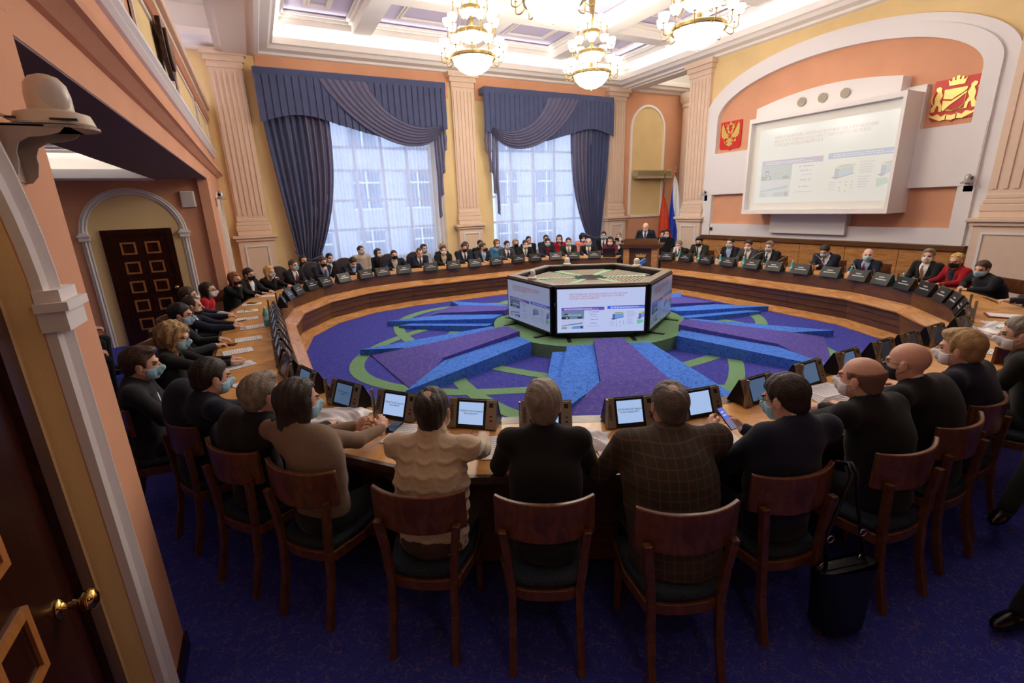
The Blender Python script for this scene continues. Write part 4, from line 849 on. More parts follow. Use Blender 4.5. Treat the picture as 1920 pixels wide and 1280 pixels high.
MB().prism([(-.30, .24), (.30, .24), (.34, .05), (.26, -.20), (0, -.34), (-.26, -.20), (-.34, .05)], 0, .05, lambda a, b, h: (h, a, b)).obj('plaque_board', DOORW, pq, bev=.01)
MB().prism([(-.2, .16), (.2, .16), (.22, 0), (.16, -.15), (0, -.24), (-.16, -.15), (-.22, 0)], .05, .08, lambda a, b, h: (h, a, b)).obj('carved_shield', mat('carved_brown', (104, 66, 40), .4), pq, bev=.01)
# ================================================================ CHAIRS
UPH = mat('teal_speckled_upholstery', (20, 32, 44), .85, noise=.7, nscale=90); LEATH = mat('dark_plum_leather', (34, 26, 34), .4)
def wood_chair():
    r = thing('wooden_chair', '', 'chair'); W_ = .235
    # local: sitter looks to +y, back at -y
    def arc(z, t): # top rail curve, t -1..1
        return (t*W_*1.03, -.235+.075*t*t-.02*(z-.45), z)
    def top(u, v):
        t = -1+2*u; z = .715+v*.215-.02*t*t*(1 if v > .5 else -.6)+(.028*abs(t)**3 if v > .5 else 0); return arc(z, t)
    m = MB(); n = 16; V = []
    for side in (0, 1):
        for i in range(n+1):
            for z in (0, .5, 1):
                p = top(i/n, z); V.append((p[0]*(1 if side == 0 else .97), p[1]+(0 if side == 0 else .026), p[2]))
    F = []; q = 3*(n+1)
    for i in range(n):
        for k in range(2): F += [(i*3+k, i*3+k+1, (i+1)*3+k+1, (i+1)*3+k), (q+i*3+k, q+(i+1)*3+k, q+(i+1)*3+k+1, q+i*3+k+1)]
        F += [(i*3+2, q+i*3+2, q+(i+1)*3+2, (i+1)*3+2), (i*3, (i+1)*3, q+(i+1)*3, q+i*3)]
    F += [(0, q, q+1, 1), (1, q+1, q+2, 2), (n*3, n*3+1, q+n*3+1, q+n*3), (n*3+1, n*3+2, q+n*3+2, q+n*3+1)]
    m.add(V, F).obj('backrest', CHW, r, bev=.006, auto=True)
    for sx in (-1, 1):
        m = MB(); P = [(.17, -.30, 0), (.165, -.235, .25), (.165, -.215, .45), (.18, -.215, .62), (.20, -.222, .78)]
        for i in range(len(P)-1):
            a, b = P[i], P[i+1]; h = .019
            m.add([(sx*a[0]-h, a[1]-h, a[2]), (sx*a[0]+h, a[1]-h, a[2]), (sx*a[0]+h, a[1]+h, a[2]), (sx*a[0]-h, a[1]+h, a[2]), (sx*b[0]-h, b[1]-h, b[2]), (sx*b[0]+h, b[1]-h, b[2]), (sx*b[0]+h, b[1]+h, b[2]), (sx*b[0]-h, b[1]+h, b[2])], [(0, 3, 2, 1), (4, 5, 6, 7), (0, 1, 5, 4), (1, 2, 6, 5), (2, 3, 7, 6), (3, 0, 4, 7)])
        m.obj('leg', CHW, r, bev=.004)
        MB().add([(sx*.20-.016, .20-.016, 0), (sx*.20+.016, .20-.016, 0), (sx*.20+.016, .20+.016, 0), (sx*.20-.016, .20+.016, 0), (sx*.20-.022, .20-.022, .43), (sx*.20+.022, .20-.022, .43), (sx*.20+.022, .20+.022, .43), (sx*.20-.022, .20+.022, .43)], [(0, 3, 2, 1), (4, 5, 6, 7), (0, 1, 5, 4), (1, 2, 6, 5), (2, 3, 7, 6), (3, 0, 4, 7)]).obj('leg', CHW, r, bev=.004)
    def seatp(s, z0, z1, m):
        P = [(-.225*s, .23*s), (.225*s, .23*s), (.235*s, 0), (.19*s, -.2*s), (.1*s, -.232*s), (0, -.24*s), (-.1*s, -.232*s), (-.19*s, -.2*s), (-.235*s, 0)]
        return m.prism(P[::-1], z0, z1)
    seatp(1, .385, .445, MB()).obj('seat_frame', CHW, r, bev=.005); seatp(.96, .445, .495, MB()).obj('seat', UPH, r, bev=.02, auto=True)
    return r
def leather_chair():
    r = thing('leather_chair', '', 'chair')
    def bk(u, v, d=0):
        t = -1+2*u; z = .50+v*.62-.10*abs(t)**3*v; return (t*.27*(1-.15*v*v), -.24-.07*v+.05*t*t-d, z)
    m = MB(); n = 12; k = 8; m.grid(lambda u, v: bk(u, v), n, k).grid(lambda u, v: bk(1-u, v, .06), n, k)
    for (a, b) in ((lambda s: bk(s, 1), lambda s: bk(s, 1, .06)), (lambda s: bk(0, s), lambda s: bk(0, s, .06)), (lambda s: bk(1, 1-s), lambda s: bk(1, 1-s, .06))): m.grid(lambda u, v, a=a, b=b: tuple(Vector(a(u)).lerp(Vector(b(u)), v)), 10, 1)
    m.obj('backrest', LEATH, r, bev=0, smooth=True)
    MB().tube([bk(0, s, .03) for s in np.linspace(0, 1, 6)]+[bk(s, 1, .03) for s in np.linspace(.1, .9, 9)]+[bk(1, 1-s, .03) for s in np.linspace(0, 1, 6)], .016, 6).obj('back_rim', mat('plum_wood_rim', (60, 40, 40), .4), r, smooth=True)
    MB().prism([(-.25, .24), (.25, .24), (.26, -.2), (-.26, -.2)][::-1], .40, .50).obj('seat', LEATH, r, bev=.03)
    for sx in (-1, 1):
        for y in (-.2, .2): MB().tube([(sx*.22, y, 0), (sx*.2, y*.9, .4)], [.016, .022], 6).obj('leg', DOORW, r)
    return r
WC, LC = wood_chair(), leather_chair(); _used = {}
def put_chair(proto, x, y, face, label, group):
    """face: direction the sitter looks, radians"""
    c = proto if proto.name not in _used else link_copy(proto); _used[proto.name] = 1
    c.location = (x, y, 0); c.rotation_euler = (0, 0, face-PI/2); c['label'] = label; c['group'] = group; return c

# ================================================================ DESK TERMINALS (screen to the sitter, name plate to the middle)
SCRON = [emis('terminal_screen_lit', (178, 206, 250), .85, .1), emis('terminal_screen_dim', (108, 138, 180), .45, .1), emis('terminal_screen_dark', (44, 54, 72), .35, .15)]
TXT = mat('terminal_text_ink', (66, 84, 130), .6); PLT = emis('plate_letters', (196, 190, 182), .25, .6)
def terminal_proto(kind):
    r = thing('desk_terminal', '', 'terminal'); w_ = .34
    # A-frame: front slope from (y=-.02,z=0) up to (y=.06,z=.185); back slope down to y=.15
    def sl(u, v, h):  # point on front slope, u along x, v up
        d = Vector((0, .075, .182)); n_ = Vector((0, -.182, .075)).normalized(); p = Vector((u, -.015, .006))+d*v+n_*h; return tuple(p)
    def slab_(m, u0, u1, v0, v1, h0, h1):
        P = [sl(u, v, h) for h in (h0, h1) for u, v in ((u0, v0), (u1, v0), (u1, v1), (u0, v1))]
        m.add(P, [(3, 2, 1, 0), (4, 5, 6, 7), (0, 1, 5, 4), (1, 2, 6, 5), (2, 3, 7, 6), (3, 0, 4, 7)]); return m
    m = slab_(MB(), -w_/2, w_/2, 0, 1, -.012, 0); m.obj('housing', BLACKP, r)
    MB().prism([(-.015, .004), (.062, .188), (.15, .004)][::-1], -w_/2+.002, w_/2-.002, lambda a, b, h: (h, a, b)).obj('wedge_body', BLACKP, r)
    slab_(MB(), -.112, .092, .03, .99, 0, .008).obj('screen_bezel', BLACKP, r, bev=.003)
    slab_(MB(), -.098, .078, .13, .90, .008, .0088).obj('screen', SCRON[kind], r)
    slab_(MB(), -.172, -.114, -.01, 1.02, 0, .012).obj('speaker_panel', CHAMP, r, bev=.003)
    m = MB(); [slab_(m, -.158, -.136, .28+.06*i, .31+.06*i, .012, .0135) for i in range(9)]; m.obj('speaker_slots', BLACKP, r)
    slab_(MB(), .095, .17, -.01, 1.0, 0, .010).obj('control_panel', CHAMP, r, bev=.003)
    c = sl(.132, .82, .010); m = MB(); slab_(m, .118, .146, .75, .90, .010, .0115); m.obj('card_lens', DGREY, r)
    m = MB(); slab_(m, .124, .144, .42, .46, .010, .013); slab_(m, .124, .144, .26, .31, .010, .013); m.obj('button', DGREY, r)
    slab_(MB(), .124, .144, .30, .335, .010, .0135).obj('red_button', mat('red_button', (150, 40, 40), .5), r, label='red button')
    MB().box((-.186, -.022, 0), (-.173, .004, .215)).obj('microphone_bar', CHAMP, r, bev=.003)
    # back plate facing the middle of the ring
    bd = Vector((0, -.088, .184)); bn = Vector((0, .184, .088)).normalized()
    def bk(u, v, h): p = Vector((u, .152, .004))+bd*v+bn*h; return tuple(p)
    def bslab(m, u0, u1, v0, v1, h0, h1):
        P = [bk(u, v, h) for h in (h0, h1) for u, v in ((u0, v0), (u1, v0), (u1, v1), (u0, v1))]
        m.add(P, [(0, 1, 2, 3), (7, 6, 5, 4), (0, 4, 5, 1), (1, 5, 6, 2), (2, 6, 7, 3), (3, 7, 4, 0)]); return m
    bslab(MB(), -w_/2, w_/2, 0, 1, 0, .01).obj('name_plate', mat('black_glass_plate', (10, 11, 15), .3, spec=.3), r, bev=.003)
    m = MB(); u = -.05
    while u < .05: d = .01+.01*random.random(); bslab(m, u, u+d, .62, .70, .01, .0106); u += d+.003
    u = -.11
    while u < .11: d = .008+.012*random.random(); bslab(m, u, u+d, .42, .50, .01, .0106); u += d+.003
    m.obj('plate_lettering', PLT, r)
    return r
TP = [terminal_proto(k) for k in range(3)]; _tu = {}
def put_terminal(kind, angdeg, label, d=.20, name=None, group='desk terminals on the ring table', turn=0.):
    p, n_ = ring(math.radians(angdeg), d); pr_ = TP[kind]; c = pr_ if kind not in _tu else link_copy(pr_, skip='screen_text'); _tu[kind] = 1
    c.location = (p[0], p[1], ZT+.002); f = math.atan2(-n_[1], -n_[0])+turn; c.rotation_euler = (0, 0, f-PI/2); c['label'] = label; c['group'] = group
    if name:
        dd = Vector((0, .075, .182)); n2 = Vector((0, -.182, .075)).normalized(); e1 = Vector((1, 0, 0)); e2 = dd.normalized()
        q = Vector((-.01, -.015, .006))+dd*.55+n2*.0092
        text_obj('screen_text', name, .0178, TXT, c, Matrix(((e1.x, e2.x, n2.x, q.x), (e1.y, e2.y, n2.y, q.y), (e1.z, e2.z, n2.z, q.z), (0, 0, 0, 1))), ext=.0001)
    return c
NEAR = [(203.7, 2, None, 'desk terminal with dark screen where the left row meets the near curve'), (209.5, 1, None, 'desk terminal half hidden behind the long dark hair of the taupe-sweater sitter'),
        (215.9, 1, 'ТЕПЛЕВ Михаил\nИльич', 'desk terminal with a blue screen beside the crumpled white bag at the taupe sweater'), (221.5, 0, 'ИВАНТЕЕВ Кирилл\nСергеевич', 'desk terminal with lit name screen just left of the cable-knit sweater'),
        (228.0, 0, 'ГАВРИЛОВ Евгений\nВикторович', 'desk terminal with bright name screen just right of the cable-knit sweater'), (233.5, 0, None, 'desk terminal hidden behind the grey-haired head in black'),
        (239.7, 0, 'СЕРПЕНИНОВ Андрей\nАлександрович', 'desk terminal with lit name screen left of the brown tweed jacket'), (245.4, 0, 'СОЛОДКИН Антон\nАнтонович', 'desk terminal with pale reflecting screen right of the brown tweed jacket'),
        (251.5, 1, None, 'desk terminal seen obliquely behind the man holding a phone'), (258.6, 1, None, 'desk terminal with pale screen above the thick paper stack'), (265.1, 1, None, 'desk terminal in front of the smooth bald head'),
        (271.9, 2, None, 'desk terminal with dark screen behind the bald man in black mask'), (277.5, 2, None, 'desk terminal with dark screen left of the brown-grey head in navy'), (283.4, 2, None, 'desk terminal with dark screen beside the white shopping bags'), (290., 2, None, 'desk terminal at the right bend by the inner table corner')]
for a, k, nm_, lb in NEAR:
    if nm_ and 'СОЛОДКИН' in nm_: nm_ = None
    put_terminal(k, a, lb, .17, nm_)
FAR = [158.9, 151.4, 145.8, 139.8, 134.5, 128.6, 121.9, 117., 110.8, 103.1, 95.9, 88.7, 81.1, 73.4, 67.5, 60.8, 55.2, 48.8]
for i, a in enumerate(FAR): put_terminal(2, a, 'black name-plate terminal, %s along the window side of the table' % (('first', 'second', 'third', 'fourth', 'fifth', 'sixth', 'seventh', 'eighth', 'ninth', 'tenth', 'eleventh', 'twelfth', 'thirteenth', 'fourteenth', 'fifteenth', 'sixteenth', 'seventeenth', 'eighteenth')[i]), .06)
RGT = [26.4, 20.3, 13.3, 5.9, 358.5, 352.3, 345.6, 339.3, 333.3, 328.3, 323.1, 317.8, 312.6, 307.7, 302.7, 297.]
for i, a in enumerate(RGT): put_terminal(2, a, 'black name-plate terminal, %s from the lectern on the screen-wall side' % (('first', 'second', 'third', 'fourth', 'fifth', 'sixth', 'seventh', 'eighth', 'ninth', 'tenth', 'eleventh', 'twelfth', 'thirteenth', 'fourteenth', 'fifteenth', 'sixteenth')[i]), .08)
LEFT = [(198.4, 'nearest'), (193., 'second'), (187.6, 'third'), (182.2, 'fourth'), (176.9, 'fifth'), (171.8, 'sixth'), (167., 'seventh')]
for a, s in LEFT: put_terminal(1, a, 'desk terminal seen edge-on, %s in the tight row on the left straight side' % s, .17)

# ================================================================ THINGS ON THE TABLE
def on_table(name, x, y, label, cat, rz=0, group=None): return thing(name, label, cat, (x, y, ZT+.003), rz, group)
LINE = mat('printed_grey_lines', (168, 168, 176), .8)
def paper(x, y, rz, label, w_=.21, h_=.297, h=.003, lines=True, group='papers on the table'):
    t = on_table('paper_sheet', x, y, label, 'paper', rz, group)
    MB().box((-w_/2, -h_/2, 0), (w_/2, h_/2, h)).obj('sheet', PAPER, t)
    if lines:
        m = MB()
        for i in range(9):
            y_ = h_/2-.03-.026*i; m.box((-w_/2+.02, y_, h), (w_/2-.02-.05*random.random(), y_+.006, h+.0006))
        m.obj('printed_text', LINE, t)
    return t
paper(-.40, 5.35, 1.9, 'white sheet under the forearm of the curly-haired woman', group=None); paper(-.42, 5.95, 1.7, 'white printed sheet in front of the man in glasses and blue mask'); paper(-.32, 6.50, 1.65, 'white printed sheet beside the dark phone on the left table side')
paper(-.28, 7.2, 1.6, 'grey printed sheet at the green bottle on the left side'); paper(-.36, 7.85, 1.6, 'white sheet under the closed pen on the left side'); paper(-.36, 8.5, 1.6, 'white sheet with folded eyeglasses lying on it'); paper(-.30, 9.15, 1.55, 'white sheet in front of the woman in red'); paper(-.05, 9.9, 1.3, 'white sheet in front of the auburn-haired woman in black')
paper(-.27, 4.70, 2.1, 'white printed sheet above the grey-haired man in the near-left row'); paper(-.1, 4.15, 2.2, 'white sheet between the grey-haired man and the dark-haired sitter'); paper(.66, 2.95, -.75, 'white sheet under the black phone near the clasped hands'); paper(1.13, 2.45, -.55+.1, 'white sheet beside the right elbow of the cable-knit sweater')
paper(1.72, 2.03, -.4, 'white sheet half under the brown jacket arm'); paper(2.42, 1.86, -.35, 'white printed sheet below the hands with the phone'); paper(3.12, 1.72, 1.4, 'white sheet in front of the smooth bald head'); paper(5.9, 1.75, .1, 'white printed sheet beyond the brown-grey head'); paper(6.55, 1.80, 1.5, 'white printed sheet beside the shopping bag at the right edge'); paper(7.25, 2.05, .6, 'white sheet beside the red folder')
for k in range(5):
    t = on_table('paper_stack_sheet', 3.62+.012*k, 1.86+.01*k, '', 'paper'); t.location.z += .006*k
    t.name = 'paper_stack_sheet'; t['label'] = ('lowest', 'second lowest', 'middle', 'second highest', 'topmost')[k]+' bundle in the thick paper stack before the bald heads'; t['group'] = 'bundles of the thick paper stack'; t.rotation_euler = (0, 0, 1.2+.06*k)
    MB().box((-.105, -.15, 0), (.105, .15, .0058)).obj('sheet_bundle', PAPER, t)
    if k == 4:
        m = MB()
        for i in range(10): m.box((-.085, .115-.024*i, .0058), (.085-.04*random.random(), .119-.024*i, .0066))
        m.obj('printed_text', LINE, t)
t = on_table('red_folder', 7.75, 2.12, 'dark red folder under two sheets near the right edge', 'folder', .5); MB().box((-.12, -.22, 0), (.12, .22, .01)).obj('cover', mat('maroon_cover', (120, 30, 34), .5), t); MB().box((-.105, -.19, .01), (.105, .2, .014)).obj('sheet', PAPER, t)
def bag(x, y, rz, label, s=1., seed=0, print_=False):
    t = on_table('crumpled_bag', x, y, label, 'bag', rz, 'white plastic bags'); r = np.random.default_rng(seed); ph = r.uniform(0, 6, 8)
    def f(u, v):
        a, b = (u-.5)*.42*s, (v-.5)*.27*s; e = max(0, 1-(abs(u-.5)*2)**6)*max(0, 1-(abs(v-.5)*2)**6)
        h = .05*e*(.5+.28*math.sin(9*u+ph[0]+2*v)+.2*math.sin(13*v+ph[1]+4*u)+.16*abs(math.sin(17*(u+v)+ph[2])))+.045*e*math.exp(-((u-.85)**2+(v-.6)**2)*30)
        return (a+.02*math.sin(7*v+ph[3]), b+.02*math.sin(9*u+ph[4]), .003+max(0, h)*s)
    MB().grid(f, 36, 26).obj('bag_film', mat('white_bag_film', (238, 238, 242), .35), t, smooth=False, auto=True)
    MB().grid(lambda u, v: (f(u, v)[0], f(u, v)[1], .001), 6, 6).obj('bag_underside', MATS['white_bag_film'], t)
    if print_: MB().grid(lambda u, v: (lambda p: (p[0], p[1], p[2]+.003))(f(.4+.12*u, .35+.25*v)), 6, 6).obj('green_print', mat('green_bag_print', (70, 160, 90), .5), t)
bag(.30, 3.47, -.6, 'crumpled white plastic bag between the taupe sweater and its terminal', 1.1, 1); bag(1.62, 2.25, -.5, 'crumpled white plastic bag between the black suit and the brown jacket', .95, 2); bag(6.90, 1.98, .0, 'white plastic bag with green print at the right edge', .9, 3, True); bag(6.45, 2.0, .2, 'flat white plastic bag with dark print near the right bend', .95, 5)
def bottle(x, y, label, big=1.):
    t = thing('water_bottle', label, 'bottle', (x, y, ZT+.002), 0, 'green water bottles'); s = big
    BG = mat('teal_bottle_plastic', (90, 190, 180), .12, alpha=.8); MB().lathe([(0, 0), (.031, 0), (.033, .01), (.031, .06), (.033, .12), (.032, .15), (.014, .195), (.013, .21)], (0, 0, 0), 16).xf(Matrix.Scale(s, 4)).obj('bottle_body', BG, t, smooth=True)
    MB().lathe([(.0335, .07), (.0338, .115)], (0, 0, 0), 16).xf(Matrix.Scale(s, 4)).obj('label_band', mat('bottle_label', (190, 220, 232), .5), t, smooth=True); MB().lathe([(.0155, .208), (.0155, .228), (0, .228)], (0, 0, 0), 12).xf(Matrix.Scale(s, 4)).obj('cap', mat('bottle_cap_white', (232, 236, 240), .4), t, auto=True)
bottle(-.10, 7.18, 'green plastic water bottle standing on the left table side', 1.15)
BOT = [(23.2, 'first'), (16.8, 'second'), (9.6, 'third'), (2.2, 'fourth'), (355.3, 'fifth'), (348.8, 'sixth'), (336.2, 'seventh'), (325.6, 'eighth')]
for a, s in BOT: p, n_ = ring(math.radians(a), .12); bottle(p[0], p[1], 'teal water bottle, %s from the lectern on the screen-wall side' % s)
def glass(a, d, lb):
    p, n_ = ring(math.radians(a), d); t = thing('drinking_glass', lb, 'glass', (p[0], p[1], ZT+.002), 0, 'drinking glasses'); MB().lathe([(.0, .004), (.026, .004), (.031, .10), (.033, .10), (.028, 0), (0, 0)], (0, 0, 0), 16).obj('tumbler', mat('clear_glass', (214, 226, 232), .05, alpha=.35), t, smooth=True)
for a, s in ((15.9, 'second'), (347.7, 'sixth'), (335., 'seventh')): glass(a, .2, 'clear glass next to the %s teal bottle from the lectern' % s)
def phone(x, y, z, R3, label, lit=False):
    t = thing('mobile_phone', label, 'phone', (x, y, z)); t.rotation_euler = R3
    MB().box((-.037, -.076, -.004), (.037, .076, .004)).obj('phone_body', BLACKP, t, bev=.004)
    MB().box((-.034, -.072, .004), (.034, .072, .0046)).obj('phone_screen', emis('phone_screen_lit', (92, 110, 220), .9) if lit else mat('phone_glass_dark', (10, 10, 12), .08), t)
    if lit: MB().box((-.034, -.072, .0046), (.034, -.004, .005)).obj('phone_picture', emis('phone_picture', (150, 150, 186), .6), t); MB().box((-.022, .02, .0046), (.02, .028, .005)).box((-.022, .04, .0046), (.01, .05, .005)).obj('phone_text', emis('phone_text', (200, 220, 250), .8), t)
phone(.62, 3.08, ZT+.014, (0, 0, -.75), 'black phone lying on the sheet near the clasped hands'); phone(-.52, 6.32, ZT+.008, (0, 0, 1.2), 'dark wallet-like phone on the left table edge'); phone(-.30, 9.2, ZT+.014, (0, 0, 1.1), 'black phone by the woman in red')
t = on_table('folded_eyeglasses', -.40, 8.45, 'folded eyeglasses lying on a sheet on the left side', 'eyeglasses', 1.6); m = MB()
for sx in (-1, 1): m.tube([(sx*.034+.026*math.cos(a), .0, .03+.019*math.sin(a)) for a in np.linspace(0, 2*PI, 14)], .0022, 5, False); m.tube([(sx*.06, 0, .035), (sx*.055, -.07, .02), (sx*.02, -.11, .008)], .0022, 5)
m.obj('spectacle_frame', BLACKP, t)
t = on_table('ballpoint_pen', -.42, 7.72, 'black pen lying on a sheet on the left side', 'pen', .5); MB().tube([(-.07, 0, .009), (.06, 0, .009), (.072, 0, .009)], [.005, .005, .001], 8).obj('barrel', BLACKP, t, smooth=True)
# gooseneck microphones of the presidium
for i, (a, sw_) in enumerate(((18., .3), (10.5, .35), (3., -.4), (355.8, -.5), (343., .4), (337., .4))):
    p, n_ = ring(math.radians(a), .34); t = thing('gooseneck_microphone', 'slim gooseneck microphone, %s from the lectern' % ('first', 'second', 'third', 'fourth', 'fifth', 'sixth')[i], 'microphone', (p[0], p[1], ZT+.002), math.atan2(n_[1], n_[0]), 'gooseneck microphones')
    MB().box((-.04, -.05, 0), (.04, .05, .03)).obj('base', BLACKP, t, bev=.006); MB().tube([(0, 0, .03), (.0, sw_*.2, .16), (.06, sw_*.5, .27), (.12, sw_*.8, .32)], .006, 6).obj('gooseneck', CHAMP, t, smooth=True); MB().ell((.13, sw_*.84, .325), (.02, .014, .012)).obj('microphone_head', CHAMP, t, smooth=True)
# laptop at the end of the window side
p, n_ = ring(math.radians(44.6), .25); t = thing('laptop', 'open black laptop at the table end beside the lectern', 'laptop', (p[0], p[1], ZT+.003), math.atan2(-n_[1], -n_[0])-PI/2)
MB().box((-.17, -.24, 0), (.17, .0, .018)).obj('keyboard_base', BLACKP, t, bev=.004); MB().add([(-.17, -.0, .01), (.17, 0, .01), (.17, .012, .01), (-.17, .012, .01), (-.17, .05, .24), (.17, .05, .24), (.17, .062, .24), (-.17, .062, .24)], [(0, 3, 2, 1), (4, 5, 6, 7), (0, 1, 5, 4), (1, 2, 6, 5), (2, 3, 7, 6), (3, 0, 4, 7)]).obj('lid', BLACKP, t)
MB().add([(-.155, -.0015, .025), (.155, -.0015, .025), (.155, .046, .23), (-.155, .046, .23)], [(0, 1, 2, 3)]).obj('laptop_screen', SCRON[1], t)
# ================================================================ PEOPLE
# every figure is a smooth blend of tapered limbs meshed as one continuous surface (surface nets on a numpy distance field)
def rcone(p, a, b, ra, rb):
    a = np.asarray(a, float); b = np.asarray(b, float); ba = b-a; L2 = max(ba@ba, 1e-9); t = np.clip(((p-a)@ba)/L2, 0, 1)
    return np.linalg.norm(p-a-t[:, None]*ba, axis=1)-(ra+(rb-ra)*t)
def ellip(p, c, r, R=None):
    q = p-np.asarray(c, float)
    if R is not None: q = q@R
    r = np.asarray(r, float); k0 = np.linalg.norm(q/r, axis=1); k1 = np.linalg.norm(q/(r*r), axis=1); return k0*(k0-1)/np.maximum(k1, 1e-6)
def smin(a, b, k):
    if k <= 0: return np.minimum(a, b)
    h = np.clip(.5+.5*(b-a)/k, 0, 1); return b*(1-h)+a*h-k*h*(1-h)
def surf_nets(fn, lo, hi, h):
    lo = np.asarray(lo, float)-1.5*h; n = np.ceil((np.asarray(hi, float)+1.5*h-lo)/h).astype(int)+1
    ax = [lo[i]+h*np.arange(n[i]) for i in range(3)]; G = np.stack(np.meshgrid(*ax, indexing='ij'), -1).reshape(-1, 3)
    D = fn(G).reshape(n); S = D < 0
    C = np.zeros(n-1, int); acc = np.zeros((*(n-1), 3)); cnt = np.zeros(n-1)
    off = [(i, j, k) for i in (0, 1) for j in (0, 1) for k in (0, 1)]
    sub = lambda A, o: A[o[0]:o[0]+n[0]-1, o[1]:o[1]+n[1]-1, o[2]:o[2]+n[2]-1]
    for a in range(8):
        for b in range(a+1, 8):
            d = np.array(off[b])-np.array(off[a])
            if np.abs(d).sum() != 1: continue
            da, db = sub(D, off[a]), sub(D, off[b]); m = (da < 0) != (db < 0)
            t = np.where(m, da/np.where(m, da-db, 1), 0)
            for q in range(3): acc[..., q] += np.where(m, off[a][q]+t*d[q], 0)
            cnt += m
    act = cnt > 0; idx = -np.ones(n-1, int); idx[act] = np.arange(act.sum())
    I = np.argwhere(act); V = lo+(I+acc[act]/cnt[act][:, None])*h; F = []
    for q in range(3):
        u, v = (q+1) % 3, (q+2) % 3; e = [slice(0, n[i]) for i in range(3)]
        s0 = [slice(None)]*3; s1 = [slice(None)]*3; s0[q] = slice(0, -1); s1[q] = slice(1, None)
        a, b = S[tuple(s0)], S[tuple(s1)]; cr = a != b; E = np.argwhere(cr)
        ok = (E[:, u] > 0) & (E[:, v] > 0) & (E[:, u] < n[u]-1) & (E[:, v] < n[v]-1) & (E[:, q] < n[q]-1); E = E[ok]
        fl = a[tuple(E.T)]
        def at(du, dv): X = E.copy(); X[:, u] += du; X[:, v] += dv; return idx[tuple(X.T)]
        Q = np.stack([at(-1, -1), at(0, -1), at(0, 0), at(-1, 0)], 1); Q[~fl] = Q[~fl][:, ::-1]; F.append(Q)
    return V, np.concatenate(F)
def npmesh(name, V, F, mats, parent, smooth=True, mi=None, **tags):
    me = bpy.data.meshes.new(name); nv, nf = len(V), len(F); me.vertices.add(nv); me.vertices.foreach_set('co', np.asarray(V, np.float32).ravel())
    me.loops.add(4*nf); me.loops.foreach_set('vertex_index', np.asarray(F, np.int32).ravel()); me.polygons.add(nf)
    me.polygons.foreach_set('loop_start', np.arange(0, 4*nf, 4, dtype=np.int32)); me.polygons.foreach_set('loop_total', np.full(nf, 4, np.int32))
    for m in (mats if isinstance(mats, (list, tuple)) else [mats]): me.materials.append(m)
    if mi is not None: me.polygons.foreach_set('material_index', np.asarray(mi, np.int32))
    me.polygons.foreach_set('use_smooth', np.full(nf, smooth)); me.update(calc_edges=True); me.validate()
    o = bpy.data.objects.new(name, me); COL.objects.link(o); o.parent = parent
    for k, v in tags.items(): o[k] = v
    return o
# ---- head template (x lateral, y forward, z up, origin mid-head) ----
def f_skull(p):
    d = ellip(p, (0, -.016, .030), (.074, .096, .086)); d = smin(d, ellip(p, (0, .018, -.028), (.060, .072, .082)), .02)
    d = smin(d, ellip(p, (0, .058, -.086), (.030, .028, .024)), .022)
    for s in (-1, 1): d = smin(d, ellip(p, (s*.040, .030, -.060), (.024, .040, .030)), .025)
    d = smin(d, rcone(p, (-.034, .080, .020), (.034, .080, .020), .010, .010), .014)
    for s in (-1, 1): d = np.maximum(d, -ellip(p, (s*.030, .102, .002), (.017, .016, .012))) if False else -smin(-d, ellip(p, (s*.031, .104, .001), (.018, .018, .012)), .010)
    d = smin(d, rcone(p, (0, .090, .006), (0, .112, -.030), .007, .0125), .008)
    d = smin(d, ellip(p, (0, .091, -.058), (.024, .010, .006)), .006); d = smin(d, ellip(p, (0, .088, -.069), (.020, .010, .006)), .006)
    for s in (-1, 1):
        d = smin(d, ellip(p, (s*.079, -.008, -.008), (.008, .020, .031)), .006)
    d = smin(d, rcone(p, (0, -.020, -.055), (0, -.045, -.190), .056, .058), .02)
    return d
HEAD_LO, HEAD_HI = (-.095, -.125, -.185), (.095, .13, .125)
